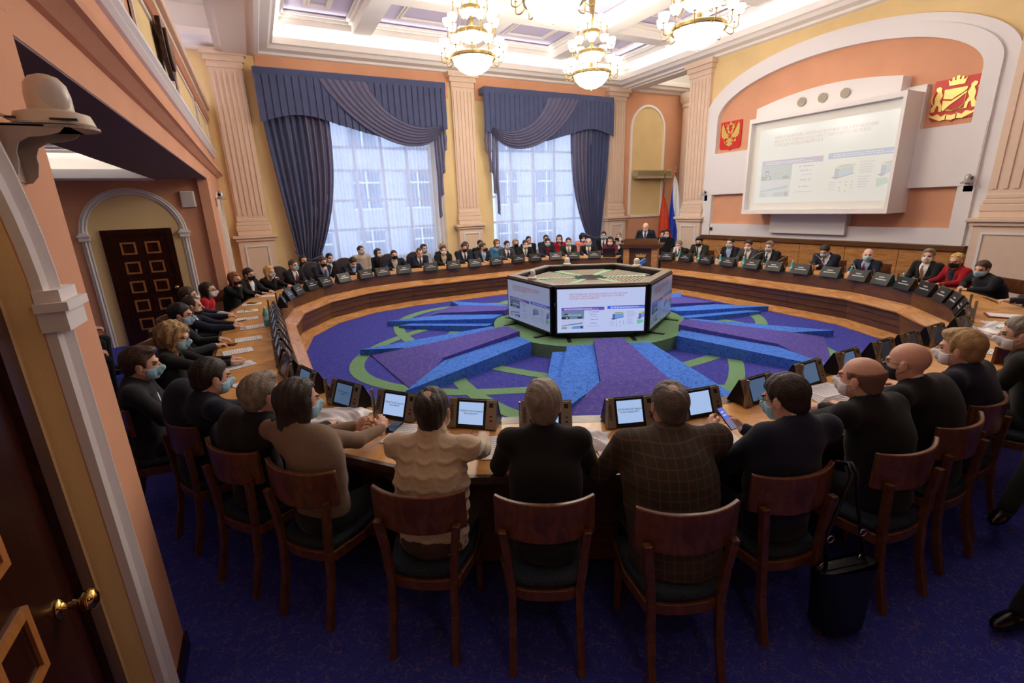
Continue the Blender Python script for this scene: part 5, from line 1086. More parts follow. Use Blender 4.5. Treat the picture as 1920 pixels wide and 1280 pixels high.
def hairfn(style):
    nz = lambda p, a=.003: a*(np.sin(p[:, 0]*95+p[:, 2]*30)*np.sin(p[:, 1]*80+1)+.6*np.sin(p[:, 0]*170+p[:, 1]*140))
    def zc(y, pts): return np.interp(y, [a for a, _ in pts], [b for _, b in pts])
    def f(p):
        x, y, z = p[:, 0], p[:, 1], p[:, 2]
        if style in ('short', 'crew', 'thick', 'receding', 'thin_crown', 'fringe', 'quiff'):
            t = {'short': .010, 'crew': .005, 'thick': .017, 'receding': .008, 'thin_crown': .008, 'fringe': .006, 'quiff': .012}[style]
            d = ellip(p, (0, -.017, .034), (.074+t, .097+t, .086+t)); d = smin(d, ellip(p, (0, -.055, -.03), (.058+t*.5, .045+t, .05)), .02)
            if style in ('thick', 'quiff'): d = smin(d, ellip(p, (.0, .045, .098), (.060, .042, .024)), .02)
            top = {'receding': .088, 'fringe': .2, 'thin_crown': .078}.get(style, .066)
            cut = zc(y, [(-.13, -.085), (-.06, -.07), (-.025, -.045), (-.012, .012), (.012, .014), (.022, -.022), (.034, -.01), (.04, .035), (.062, top-.012), (.09, top+.012), (.12, .12)])-z
            d = -smin(-d, -cut*.7, .016)
            if style == 'fringe': d = np.maximum(d, (z-.045-.25*np.maximum(-y-.05, 0)))
            if style == 'thin_crown': d = d+.017*np.exp(-(x*x+(y+.045)**2)/.0011)*(z > .03)
            if style == 'receding':
                for s in (-1, 1): d = np.maximum(d, -ellip(p, (s*.045, .075, .085), (.026, .05, .04)))
            return d-nz(p, .0022)
        if style in ('long', 'bob', 'curly', 'ponytail', 'blonde_long', 'pixie'):
            t = {'curly': .034, 'bob': .020, 'ponytail': .010, 'pixie': .020}.get(style, .016)
            d = ellip(p, (0, -.020, .034), (.076+t, .098+t, .086+t*.9))
            L = {'long': -.27, 'blonde_long': -.21, 'bob': -.10, 'curly': -.085, 'ponytail': -.05, 'pixie': -.055}[style]
            if style != 'ponytail':
                for s in (-1, 1): d = smin(d, rcone(p, (s*.062, -.005, .0), (s*.060, -.002 if style != 'long' else -.01, L), .033+t*.4, .026), .02)
                d = smin(d, rcone(p, (0, -.055, .0), (0, -.065, L+.01), .062+t*.4, .050), .03)
            else:
                d = smin(d, rcone(p, (0, -.115, .03), (0, -.15, -.06), .03, .022), .02); d = smin(d, rcone(p, (0, -.15, -.06), (0, -.13, -.16), .022, .012), .01)
            face = np.maximum(np.maximum((.012 if style != 'curly' else .024)-y-.25*np.maximum(z, 0), np.abs(x)-.078+.5*np.maximum(z-.03, 0)), z-(.074 if style != 'curly' else .064))
            d = -smin(-d, face, .014)
            if style in ('long', 'blonde_long'): d = np.maximum(d, -(np.maximum(np.maximum(.03-y, z+.02), -1-z)))
            a = .009 if style == 'curly' else .0028
            return d-nz(p, a)-(.006*np.sin(x*60+y*50)*np.sin(z*70) if style == 'curly' else 0)
    return f
_HT = {}
def head_mesh(h):
    if ('s', h) not in _HT: _HT[('s', h)] = surf_nets(f_skull, HEAD_LO, HEAD_HI, h)
    return _HT[('s', h)]
def hair_mesh(style, h):
    if (style, h) not in _HT:
        lo = (-.13, -.19, -.30 if style in ('long', 'blonde_long') else -.19); _HT[(style, h)] = surf_nets(hairfn(style), lo, (.13, .12, .16), h)
    return _HT[(style, h)]
def mask_mesh(h):
    if ('mask', h) not in _HT:
        def f(p):
            d = f_skull(p)-.0055; d = smin(d, ellip(p, (0, .090, -.040), (.030, .024, .030)), .02)
            x, y, z = p.T; return np.maximum(np.maximum(d, .012+.25*np.abs(x)-y), np.maximum(z+.010+.28*np.abs(x), -.102-z+.15*np.abs(x)))
        _HT[('mask', h)] = surf_nets(f, (-.08, 0, -.12), (.08, .13, .0), h)
    return _HT[('mask', h)]
def chin_mask_mesh(h):
    if ('cm', h) not in _HT:
        def f(p):
            d = f_skull(p)-.006; x, y, z = p.T; return np.maximum(np.maximum(d, -.0-y+.2*np.abs(x)), np.maximum(z+.062, -.115-z))
        _HT[('cm', h)] = surf_nets(f, (-.08, -.02, -.125), (.08, .13, -.05), h)
    return _HT[('cm', h)]
def hand_mesh(curl, side, h=.006):
    """right hand (side 1): wrist at origin, fingers along +y, palm facing -z, thumb towards -x"""
    key = ('hand', curl, side, h)
    if key in _HT: return _HT[key]
    def f(p):
        p = p*np.array([side, 1, 1]); d = ellip(p, (0, .045, 0), (.040, .052, .0145)); d = smin(d, rcone(p, (0, -.03, .0), (0, .02, 0), .025, .026), .012)
        for i, (x, L, r) in enumerate(((-.030, .070, .0088), (-.010, .078, .0092), (.010, .074, .0088), (.029, .058, .0078))):
            a = np.array([x, .082-.006*abs(i-1), .002]); ang = -.12-curl*.35
            for k, q in enumerate((.45, .31, .24)):
                b = a+L*q*np.array([x*.9*(1-curl)*.35, math.cos(ang), math.sin(ang)]); d = smin(d, rcone(p, a, b, r*(1-.06*k), r*(1-.06*(k+1))), .004); a = b; ang -= curl*1.05
        a = np.array([-.026, .018, -.004]); b = np.array([-.052, .048, -.012]); c = np.array([-.060+.02*curl, .078, -.018-.01*curl])
        d = smin(d, rcone(p, a, b, .015, .0115), .010); d = smin(d, rcone(p, b, c, .0112, .009), .003); return d
    _HT[key] = surf_nets(f, (-.085, -.06, -.09), (.085, .175, .03), h); return _HT[key]
SKINS = [mat('skin_%d' % i, c, .5, noise=.06, nscale=20, spec=.35) for i, c in enumerate(((216, 170, 148), (200, 152, 128), (226, 184, 164)))]
EYE = mat('eye_dark', (46, 34, 30), .3); LIP = mat('lip_tone', (176, 104, 92), .5)
def hairmat(name, c): 
    m = mat('hair_'+name, c, .55, noise=.35, nscale=22, bump=.6, bscale=90); return m
HAIR = dict(black=hairmat('black', (24, 19, 17)), dark=hairmat('dark_brown', (40, 29, 22)), brown=hairmat('brown', (66, 46, 32)), grey=hairmat('grey', (128, 118, 104)), salt=hairmat('salt_and_pepper', (92, 84, 76)),
            blonde=hairmat('blonde', (206, 166, 100)), ash=hairmat('ash_blonde', (170, 140, 96)), auburn=hairmat('auburn', (124, 74, 42)), darkgrey=hairmat('dark_grey', (66, 60, 56)), stubble=mat('hair_stubble', (120, 92, 74), .7))
def fab(name, c, rough=.85, noise=.08, nscale=14, bump=.25, bscale=200, sheen=.1): return mat('cloth_'+name, c, rough, noise=noise, nscale=nscale, bump=bump, bscale=bscale, sheen=sheen, spec=.25)
CL = dict(black=fab('black_suit', (20, 20, 24)), navy=fab('navy_suit', (24, 29, 48)), char=fab('charcoal_suit', (38, 40, 46)), grey=fab('grey_suit', (60, 62, 68)), dkgreen=fab('dark_olive_suit', (36, 38, 32)), red=fab('red_blouse', (176, 20, 34)), redj=fab('red_jacket', (150, 14, 30)),
          white=fab('white_shirt', (226, 226, 230), .7, .02), blue=fab('blue_shirt', (150, 176, 220), .7, .02), beige=fab('beige_shirt', (186, 172, 158), .8, .05), taupe=fab('taupe_knit', (128, 108, 92), .9, .05), pink=fab('pink_blouse', (232, 140, 130), .8), teal=fab('teal_dress', (66, 130, 176), .8), greyt=fab('pale_grey_top', (176, 178, 190), .8),
          maroon=fab('maroon_top', (96, 24, 40), .8), sweater=fab('dark_zip_sweater', (26, 28, 34), .9), trous=fab('dark_trousers', (28, 28, 34)), brownp=fab('brown_trousers', (74, 58, 50)), shoe=mat('black_leather_shoe', (12, 12, 14), .25))
TIES = dict(n=mat('tie_navy', (30, 40, 90), .5), b=mat('tie_black', (16, 16, 20), .5), m=mat('tie_maroon', (110, 34, 46), .5), y=mat('tie_ochre_pattern', (130, 100, 60), .5, noise=.5, nscale=80), g=mat('tie_grey', (120, 120, 126), .5))
MASKM = dict(b=mat('mask_light_blue', (150, 198, 222), .8, bump=.3, bscale=90), w=mat('mask_white', (222, 222, 226), .8, bump=.3, bscale=90), k=mat('mask_black', (20, 20, 22), .8), g=mat('mask_grey_blue', (176, 196, 210), .8, bump=.3, bscale=90))
def tweed():
    m = mat('brown_check_tweed', (62, 52, 44), .9, bump=.4, bscale=260); nt = m.node_tree; b = nt.nodes['Principled BSDF']; L = nt.links.new
    tc = nt.nodes.new('ShaderNodeTexCoord'); w1 = nt.nodes.new('ShaderNodeTexWave'); w2 = nt.nodes.new('ShaderNodeTexWave'); w1.bands_direction = 'X'; w2.bands_direction = 'Z'
    for w_ in (w1, w2): w_.inputs['Scale'].default_value = 7; w_.inputs['Distortion'].default_value = .3; L(tc.outputs['Object'], w_.inputs['Vector'])
    mx = nt.nodes.new('ShaderNodeMath'); mx.operation = 'MAXIMUM'; L(w1.outputs['Fac'], mx.inputs[0]); L(w2.outputs['Fac'], mx.inputs[1])
    r = nt.nodes.new('ShaderNodeValToRGB'); r.color_ramp.elements[0].position = .93; r.color_ramp.elements[0].color = (*srgb((58, 50, 42)), 1); r.color_ramp.elements[1].position = 1; r.color_ramp.elements[1].color = (*srgb((92, 68, 52)), 1)
    L(mx.outputs[0], r.inputs[0]); L(r.outputs[0], b.inputs['Base Color']); return m
CL['tweed'] = tweed(); CL['cable'] = mat('cream_cable_knit', (206, 188, 160), .9, bump=.35, bscale=160, sheen=.2)

def person(label, hips, crown, face, head=(0, 0), hair='short', hc='dark', mask=None, glasses=False, top='suit', col='black', shirt='white', tie=None, sk=0, wide=1.0, near=False,
           hands=((-.12, .42), (.12, .42)), hz=.80, curl=(.5, .5), elbow=.12, seat=.47, legs=True, group='people at the table', hand_pos=None, stand=False, vopen=.30, eyes=True, trous='trous', bowed=0., hand_rot=None, hw=None, feet=None):
    """hips, crown: world xy / xyz; face: heading (radians, direction the body faces); head: (yaw, pitch) of the head relative to body"""
    hx_, hy_ = hips; root = thing('person', label, 'person', (hx_, hy_, 0), face-PI/2, group)
    ca, sa = math.cos(-(face-PI/2)), math.sin(-(face-PI/2)); loc = lambda x, y, z: np.array([(x-hx_)*ca-(y-hy_)*sa, (x-hx_)*sa+(y-hy_)*ca, z])
    C = loc(*crown); H = .012 if near else .019; hh = .0055 if near else .0085
    yaw, pit = head; Rh = (Matrix.Rotation(yaw, 3, 'Z') @ Matrix.Rotation(-pit, 3, 'X')); Rn = np.array(Rh)
    hs = 1.10 if near else 1.03; hcen = C-Rn@np.array([0, -.01, .130 if near else .120])*hs; neck = hcen+Rn@np.array([0, -.040, -.120])*hs
    P = np.array([0, 0, seat+.09]) if not stand else np.array([0, 0, .92])
    N = neck+np.array([0, -.012, .004]); sp = N-P; Ls = np.linalg.norm(sp); upv = sp/Ls; lat = np.array([1., 0, 0]); fwd = np.cross(upv, lat); fwd /= np.linalg.norm(fwd); 
    if fwd[1] < 0: fwd = -fwd
    Rt = np.stack([lat, fwd, upv], 1); tw = lambda a, b, c: P+Rt@np.array([a, b, c])
    sw_ = .185*wide; SH = [N+Rt@np.array([s*sw_, -.0, -.048]) for s in (-1, 1)]
    hp = [loc(*q) for q in hw] if hw else (hand_pos or [(a, b, hz) for a, b in hands]); HP = [np.array(q, float) for q in hp]; EL = []; UA, FA = .29*min(1.08, max(.95, Ls/.55)), .255
    W = []
    for k, s in enumerate((-1, 1)):
        S, T = SH[k], HP[k]; d = T-S; L = np.linalg.norm(d)
        if L > UA+FA-.01: T = S+d/L*(UA+FA-.01); HP[k] = T; d = T-S; L = np.linalg.norm(d)
        u = d/L; a = (UA*UA-FA*FA+L*L)/(2*L); hgt = math.sqrt(max(UA*UA-a*a, 1e-5)); pole = np.array([s*(.22+elbow*1.1), -.35, -.9]); pole -= u*(pole@u); pole /= np.linalg.norm(pole)
        E = S+u*a+pole*hgt
        if not stand and E[1] > (.27 if near else .14) and E[2] < ZT+.045: E[2] = ZT+.045
        EL.append(E)
    KN, FT = [], []
    for s in (-1, 1):
        if stand: KN.append(np.array([s*.10, .02, .48])); FT.append(np.array([s*.11, 0, .06]))
        else: KN.append(np.array([s*.13, .42, seat+.04])); FT.append(np.array([s*.12, *(feet[(s+1)//2] if feet else (.40, .07))]))
    HJ = [P+np.array([s*.085, 0, -.02]) for s in (-1, 1)]
    def torso(p, g, hemz=-.03):
        q = (p-P)@Rt; qs = q*np.array([1, 1/.72, 1])
        zc_ = max(Ls-.235, Ls*.5); d = rcone(qs, (0, 0, .0), (0, -.01, Ls*.4), .172*wide+g, .168*wide+g); d = smin(d, rcone(qs, (0, -.01, Ls*.4), (0, -.02, zc_), .168*wide+g, .186*wide+g), .06)
        d = smin(d*.8, rcone(p, SH[0], SH[1], .060+g, .060+g), .07); d = smin(d, rcone(p, N-np.array([0, 0, .075]), N+(neck-N)*.2, .100+g, .060+g), .07)
        if top == 'round_belly': d = smin(d, ellip(p, tw(0, .06, Ls*.25), (.15*wide+g, .13+g, .17)), .05)
        return d
    def arms(p, g, cut=0):
        d = 9.
        for k in (0, 1):
            S, E, T = SH[k], EL[k], HP[k]; t = E+(T-E)*(1-cut)
            a = smin(rcone(p, S, E, .056*wide+g, .044+g), rcone(p, E, t, .043+g, .030+g), .018); d = a if k == 0 else np.minimum(d, a)
        return d
    pts = np.array([P, N, *SH, *EL, *HP]); lo, hi = pts.min(0)-.22, pts.max(0)+.20; lo[2] = min(lo[2], P[2]-.16)
    # ---- body (skin): one surface from neck to feet, with head and hands welded into the same mesh
    def fb(p):
        q = (p-P)@Rt; qs = q*np.array([1, 1/.66, 1]); d = rcone(qs, (0, 0, 0), (0, 0, max(Ls-.24, .1)), .12*wide, .12*wide)*.8
        d = smin(d, rcone(p, SH[0], SH[1], .045, .045), .04); d = smin(d, rcone(p, N-np.array([0, 0, .05]), hcen+Rn@np.array([0, -.02, -.06]), .060, .052), .03)
        for k in (0, 1):
            wr = HP[k]; d = smin(d, rcone(p, SH[k], EL[k], .040, .032), .02); d = smin(d, rcone(p, EL[k], wr, .031, .023), .01)
            d = smin(d, rcone(p, HJ[k], KN[k], .07, .045), .02); d = smin(d, rcone(p, KN[k], FT[k], .045, .035), .01)
        return d
    blo, bhi = np.minimum(lo, [-.25, -.2, 0.]), np.maximum(hi, [.25, .55, hcen[2]])
    V, F = surf_nets(fb, blo, bhi, .03 if not near else .024); Vs, Fs, Ms = [V], [F], [np.zeros(len(F), int)]; nb = len(V)
    hv, hf = head_mesh(hh); fc = hv[hf].mean(1); mi = np.zeros(len(hf), int)
    if eyes:
        for s in (-1, 1): mi[(np.abs(fc[:, 0]-s*.031) < .013) & (np.abs(fc[:, 2]-.001) < .0055) & (fc[:, 1] > .06)] = 1
    mi[(np.abs(fc[:, 0]) < .022) & (np.abs(fc[:, 2]+.063) < .0085) & (fc[:, 1] > .085)] = 2
    brow = (np.abs(np.abs(fc[:, 0])-.031) < .018) & (np.abs(fc[:, 2]-.021) < .0045) & (fc[:, 1] > .06); mi[brow] = 3
    Vs.append(hs*hv@Rn.T+hcen); Fs.append(hf+nb); Ms.append(mi); nb += len(hv)
    for k, s in enumerate((-1, 1)):
        hvv, hff = hand_mesh(curl[k], s, .0055 if near else .009); d = (HP[k]-EL[k]); yv = np.array([d[0], d[1], min(d[2], 0)*.3]) if not (hand_rot and hand_rot[k] is not None) else np.array(hand_rot[k][0], float)
        if np.linalg.norm(yv) < 1e-3: yv = np.array([0, 1., 0])
        yv /= np.linalg.norm(yv); zup = np.array([0, 0, 1.]) if not (hand_rot and hand_rot[k] is not None) else np.array(hand_rot[k][1], float)
        xv = np.cross(yv, zup); xv /= np.linalg.norm(xv); zv = np.cross(xv, yv); M = np.stack([xv, yv, zv], 1)
        Vs.append(hvv@M.T+HP[k]); Fs.append(hff+nb); Ms.append(np.zeros(len(hff), int)); nb += len(hvv)
    V, F = np.concatenate(Vs), np.concatenate(Fs); npmesh('body', V, F, [SKINS[sk], EYE, LIP, HAIR[hc] if hc in HAIR else HAIR['brown']], root, mi=np.concatenate(Ms))
    if hair: hv, hf = hair_mesh(hair, hh); npmesh('hair', hs*hv@Rn.T+hcen, hf, HAIR[hc], root)
    if mask:
        mv, mf = (chin_mask_mesh(hh) if mask.endswith('c') else mask_mesh(hh)); mk = npmesh('face_mask', hs*mv@Rn.T+hcen, mf, MASKM[mask[0]], root)
        m = MB()
        for s in (-1, 1):
            for a in ((.060, .040, -.032), (.054, .040, -.082)): m.tube([hs*Rn@np.array([s*a[0], a[1], a[2]])+hcen, hs*Rn@np.array([s*.074, .010, (a[2]+.0)*.6])+hcen, hs*Rn@np.array([s*.086, -.016, .016 if a[2] > -.05 else -.03])+hcen], .0017 if near else .0022, 4)
        m.obj('ear_loop', MASKM['w'] if mask[0] != 'k' else MASKM['k'], mk)
    if glasses:
        m = MB()
        for s in (-1, 1):
            m.tube([hs*Rn@np.array([s*.031+.023*math.cos(a), .103-.004*abs(math.cos(a)), .0+.017*math.sin(a)])+hcen for a in np.linspace(0, 2*PI, 13)], .0018, 4, False)
            m.tube([hs*Rn@np.array([s*.054, .098, .004])+hcen, hs*Rn@np.array([s*.078, .05, .008])+hcen, hs*Rn@np.array([s*.084, -.02, .004])+hcen], .0018, 4)
        m.tube([hs*Rn@np.array([-.009, .104, .004])+hcen, hs*Rn@np.array([.009, .104, .004])+hcen], .0018, 4); m.obj('glasses', BLACKP, root)
    # ---- clothing
    is_suit = top == 'suit'; outer = CL[col]
    def fo(p):
        q = (p-P)@Rt; d = torso(p, .012 if is_suit else .004); d = smin(d, arms(p, .010 if is_suit else .005, .04 if is_suit else .02), .02)
        if is_suit:
            d = smin(d, rcone(p, N+Rt@np.array([-.055, -.03, .0]), N+Rt@np.array([.055, -.03, .0]), .03, .03), .02)
            w_ = np.clip((q[:, 2]-Ls*(1-vopen*1.9))*.34, -.02, .072); v = np.maximum(np.abs(q[:, 0])-w_, .03-q[:, 1]); d = np.maximum(d, -v)
            d = np.maximum(d, -rcone(p, N+np.array([0, .004, -.01]), N+(hcen-N), .056, .062))
        elif top == 'turtle': d = smin(d, rcone(p, N-np.array([0, 0, .02]), N+(hcen-N)*.52, .070, .066), .02)
        elif top == 'low': d = np.maximum(d, -ellip(p, N+np.array([0, .05, 0]), (.085, .09, .085)))
        elif top == 'collar': d = smin(d, rcone(p, N, N+(hcen-N)*.30, .066, .062), .012)
        if near and col in ('black', 'navy', 'char', 'tweed', 'taupe', 'cable'):  # soft folds
            d = d+.0022*np.sin(q[:, 2]*46+q[:, 0]*22)*np.exp(-((q[:, 2]-Ls*.35)**2)*30)
        if col == 'cable':
            cx_ = ((q[:, 0]+.055) % .11)-.055; cabl = np.exp(-((np.abs(cx_)-.05)/.006)**2)*.004; ch = .008*np.maximum(0, np.sin((q[:, 2]-9*cx_**2)*2*PI/.07))**2*(np.abs(cx_) < .046); d = d-ch-cabl
        return np.maximum(d, -(q[:, 2]+(.13 if is_suit else .06)))
    Hc = H if col != 'cable' else .0085
    V, F = surf_nets(fo, lo, hi, Hc); nm = {'suit': 'jacket', 'turtle': 'sweater', 'low': 'dress', 'collar': 'shirt'}.get(top, 'top'); npmesh(nm, V, F, outer, root)
    if is_suit:
        def fs(p): 
            d = torso(p, -.004); return smin(smin(d, rcone(p, N-np.array([0, 0, .03]), N+(hcen-N)*.33, .066, .058), .012), arms(p, .002, -.03)+0, .0)
        mid = (N+P)/2
        V, F = surf_nets(fs, lo, hi, max(H, .014)); npmesh('shirt', V, F, CL[shirt], root)
    if tie:
        m = MB(); n = 8; A = []
        for i in range(n+1):
            t = i/n; z = Ls*(.97-.62*t); y0_ = .0
            w_ = .014 if i == 1 else (.02+.016*t)
            if i == 0: w_ = .02
            c0_ = P+Rt@np.array([0, 0, z]); 
            lo_, hi_ = 0., .3
            for _ in range(16):
                md = (lo_+hi_)/2
                if torso((c0_+fwd*md)[None], -.004)[0] < 0: lo_ = md
                else: hi_ = md
            A.append((c0_+fwd*(hi_+.008), w_))
        V = []
        for c, w_ in A: V += [c-lat*w_, c+fwd*.004, c+lat*w_]
        m.add(V, [(i*3+k, i*3+k+1, (i+1)*3+k+1, (i+1)*3+k) for i in range(n) for k in (0, 1)]).obj('tie', TIES[tie], root)
    if legs:
        def ft(p):
            d = 9.
            for k in (0, 1):
                a = smin(rcone(p, HJ[k], KN[k], .092, .066), rcone(p, KN[k], FT[k], .062, .050), .02); d = a if k == 0 else smin(d, a, .02)
            return smin(d, ellip(p, P+np.array([0, -.02, -.01]), (.165*wide, .13, .10)), .04)
        V, F = surf_nets(ft, (-.27, -.2, 0.06), (.27, 1.1 if feet else .55, P[2]+.12), .022 if near else .03); npmesh('trousers', V, F, CL[trous], root)
        for k in (0, 1):
            MB().ell((FT[k][0], FT[k][1]+.07, FT[k][2]-.025), (.045, .14, .043), 14, 8).obj('shoe', CL['shoe'], root, smooth=True)
    return root
R_ = math.radians
def seat(n, label, hips, crown, fdeg, chair='wood', cg=None, clabel=None, back=.24, **k):
    person(label, hips, crown, R_(fdeg), **k)
    if chair:
        f = R_(fdeg); proto = WC if chair == 'wood' else LC
        put_chair(proto, hips[0]-math.cos(f)*(back-.2), hips[1]-math.sin(f)*(back-.2), f, clabel, cg)
def near(label, chairpos, hips, crown, fdeg, clabel, **k):
    f = R_(fdeg); hips = (hips[0]-.06*math.cos(f), hips[1]-.06*math.sin(f)); k.setdefault('group', 'people on the near curve seen from behind'); person(label, hips, crown, f, near=True, **k)
    if chairpos: put_chair(WC, chairpos[0]+math.cos(f)*.235, chairpos[1]+math.sin(f)*.235, f, clabel, 'wooden chairs')
# ---- near curve, seen from behind ----
near('person in a cream cable-knit sweater with rolled neck, thinning dark crown', (.45, 1.98), (.62, 2.20), (0.663, 2.253, 1.36), 55, 'brown wooden chair carrying the cream cable-knit sweater', hair='thin_crown', hc='dark', mask='w', top='turtle', col='cable', wide=1.05, hw=[(.86, 2.74, .81), (1.10, 2.58, .81)], elbow=.45, trous='brownp', sk=1)
near('person with long dark hair in a taupe sweater, hands clasped over the table', (-.06, 2.54), (.13, 2.70), (0.057, 2.804, 1.36), 42, 'brown wooden chair behind the taupe sweater', hair='long', hc='dark', mask='b', top='collar', col='taupe', wide=.95, head=(-.35, .1), hw=[(.50, 3.10, .83), (.56, 2.98, .84)], curl=(.9, .9), elbow=.25, hand_rot=[((.9, .2, .5), (0, -.6, .8)), ((-.35, .8, .5), (.6, .2, .8))])
near('person with neat grey hair in a plain black suit, back to the lens', (.96, 1.61), (1.12, 1.86), (1.202, 2.007, 1.36), 60, 'brown wooden chair behind the plain black suit', hair='thick', hc='grey', col='black', wide=.98, hands=((-.16, .52), (.16, .52)), elbow=.3)
near('broad person in a brown check tweed jacket with cropped grey hair', (1.49, 1.22), (1.64, 1.48), (1.761, 1.657, 1.36), 66, 'brown wooden chair behind the broad tweed jacket', hair='thin_crown', hc='salt', mask='k', col='tweed', wide=1.28, hands=((-.2, .52), (.16, .55)), elbow=.42, sk=1)
near('person in a navy suit with short dark hair holding a lit phone', (2.18, 1.16), (2.28, 1.40), (2.329, 1.439, 1.36), 75, 'brown wooden chair with the black handbag strap over its rail', hair='short', hc='dark', mask='b', glasses=True, col='navy', wide=1.02, head=(.35, .3), hw=[(2.22, 1.74, .92), (2.42, 1.68, .90)], curl=(.8, .8), elbow=.3, hand_rot=[((.2, .6, .25), (-.8, .3, .4)), ((-.1, .7, .2), (.8, .2, .4))])
near('balding person with dark fringe, white mask and black suit, arm stretched forward', (2.92, .99), (3.02, 1.24), (2.964, 1.363, 1.36), 82, 'brown wooden chair behind the balding sitter with stretched arm', hair='fringe', hc='stubble', mask='w', col='black', shirt='blue', wide=1.06, head=(.25, .05), hw=[(3.02, 1.86, .82), (3.30, 1.72, .82)], elbow=.2)
near('bald person with glasses and black mask in a black suit', (3.53, .99), (3.60, 1.24), (3.483, 1.368, 1.36), 87, 'brown wooden chair behind the bald sitter in black mask', hair=None, hc='grey', mask='k', glasses=True, col='black', wide=1.12, head=(.2, .1), hands=((-.14, .5), (.12, .5)))
near('person with brown-grey hair, white mask and navy jacket over blue collar', (4.06, 1.04), (4.14, 1.28), (4.077, 1.321, 1.36), 90, 'brown wooden chair behind the navy jacket with blue collar', hair='thick', hc='ash', mask='w', col='navy', shirt='blue', wide=1.1, head=(.2, .05), hands=((-.1, .45), (.14, .45)))
near('person cut by the right edge, white mask and dark suit', (4.95, .92), (5.0, 1.15), (4.837, 1.258, 1.36), 95, 'brown wooden chair of the sitter cut by the right edge', hair='short', hc='grey', mask='w', col='dkgreen', head=(.3, .1))
put_chair(WC, 5.72, 1.72, R_(95), 'empty brown wooden chair tucked at the table near the right edge', 'wooden chairs')
near('person with combed grey hair, blue mask and dark suit on the near left curve', (-.41, 3.02), (-.20, 3.17), (-0.142, 3.030, 1.36), 36, 'brown wooden chair behind the grey-haired sitter on the near left', hair='quiff', hc='grey', mask='b', col='black', head=(-.15, .0), hands=((-.14, .5), (.14, .5)))
near('person with short brown hair, blue mask and dark navy jacket leaning forward, near left', (-.74, 3.65), (-.56, 3.76), (-0.421, 3.579, 1.36), 26, 'brown wooden chair behind the leaning sitter on the near left', hair='short', hc='dark', mask='b', col='navy', wide=1.08, head=(-.05, .15), hands=((-.12, .5), (.12, .5)))
near('person with side-parted brown hair, blue mask and charcoal suit, leftmost in the near row', (-1.13, 4.28), (-.95, 4.32), (-0.918, 4.223, 1.36), 4, 'brown wooden chair furthest left, behind the charcoal suit', hair='quiff', hc='brown', mask='b', col='char', tie='m', head=(-.05, .1), hands=((-.1, .35), (.1, .35)), hz=.62)
# ---- left side ----
LG = 'people along the left side of the table'; LC_ = 'wooden chairs'
seat('L2', 'person with curly ash-blonde hair, glasses and blue mask, hands on a sheet', (-.98, 5.40), (-.87, 5.42, 1.28), -2, 'wood', LC_, 'wooden chair under the curly-haired sitter', near=True, hair='curly', hc='ash', mask='b', glasses=True, top='low', col='black', wide=.95, hw=[(-.47, 5.52, .82), (-.45, 5.36, .82)], head=(-.05, .15), group=LG)
seat('L3', 'person with dark hair, glasses and blue mask, white open collar under dark suit', (-1.10, 6.32), (-.92, 6.36, 1.34), -3, 'wood', LC_, 'wooden chair under the sitter with open white collar', near=True, hair='short', hc='black', mask='b', glasses=True, col='char', head=(-.05, .1), hw=[(-.62, 6.46, .84), (-.66, 6.22, .82)], elbow=.4, group=LG)
seat('L4', 'balding person with grey beard-side and dark mask, cuffed hands on the left table side', (-1.12, 7.15), (-.90, 7.22, 1.28), -3, 'wood', LC_, 'wooden chair under the balding sitter on the left side', hair='receding', hc='brown', mask='kc', col='navy', hw=[(-.42, 7.22, .82), (-.40, 7.05, .82)], head=(0, .1), group=LG)
seat('L5', 'person with smooth brown hair and white mask, clasped hands with watch', (-1.16, 7.92), (-1.03, 7.98, 1.31), -3, 'wood', LC_, 'wooden chair under the sitter with clasped hands on the left', hair='short', hc='brown', mask='w', col='navy', hw=[(-.46, 7.86, .83), (-.46, 7.76, .83)], curl=(.9, .9), group=LG)
seat('L6', 'person with long dark hair, white mask and red blouse', (-1.0, 8.85), (-.86, 8.83, 1.25), -10, 'wood', LC_, 'wooden chair beside the red blouse', hair='long', hc='dark', mask='w', glasses=True, top='collar', col='red', wide=.86, hands=((-.1, .3), (.1, .3)), hz=.70, group=LG)
seat('L7', 'person with auburn bob in black, dark mask, cup hand raised to the chin', (-.66, 10.08), (-.52, 10.03, 1.25), -30, 'wood', LC_, 'wooden chair under the auburn bob', hair='bob', hc='auburn', mask='k', top='collar', col='black', wide=.92, hands=((-.1, .4), (.02, .26)), hand_pos=[(-.12, .42, .81), (.06, .24, 1.02)], curl=(.4, .9), head=(-.1, .1), group=LG)
seat('L8', 'person with dark hair, glasses, black mask and white open shirt near the first pilaster', (-.40, 10.58), (-.30, 10.47, 1.27), -38, 'wood', LC_, 'wooden chair under the sitter with black mask near the first pilaster', hair='short', hc='dark', mask='k', glasses=True, col='black', head=(0, .1), group=LG)
seat('L9', 'person with shoulder-length blonde hair, grey-blue mask and black dress', (.02, 11.05), (.06, 10.93, 1.24), -45, 'wood', LC_, 'wooden chair under the blonde sitter in black', hair='blonde_long', hc='blonde', mask='g', top='low', col='black', wide=.88, hand_pos=[(-.08, .42, .82), (.10, .24, 1.0)], curl=(.7, .9), group=LG)
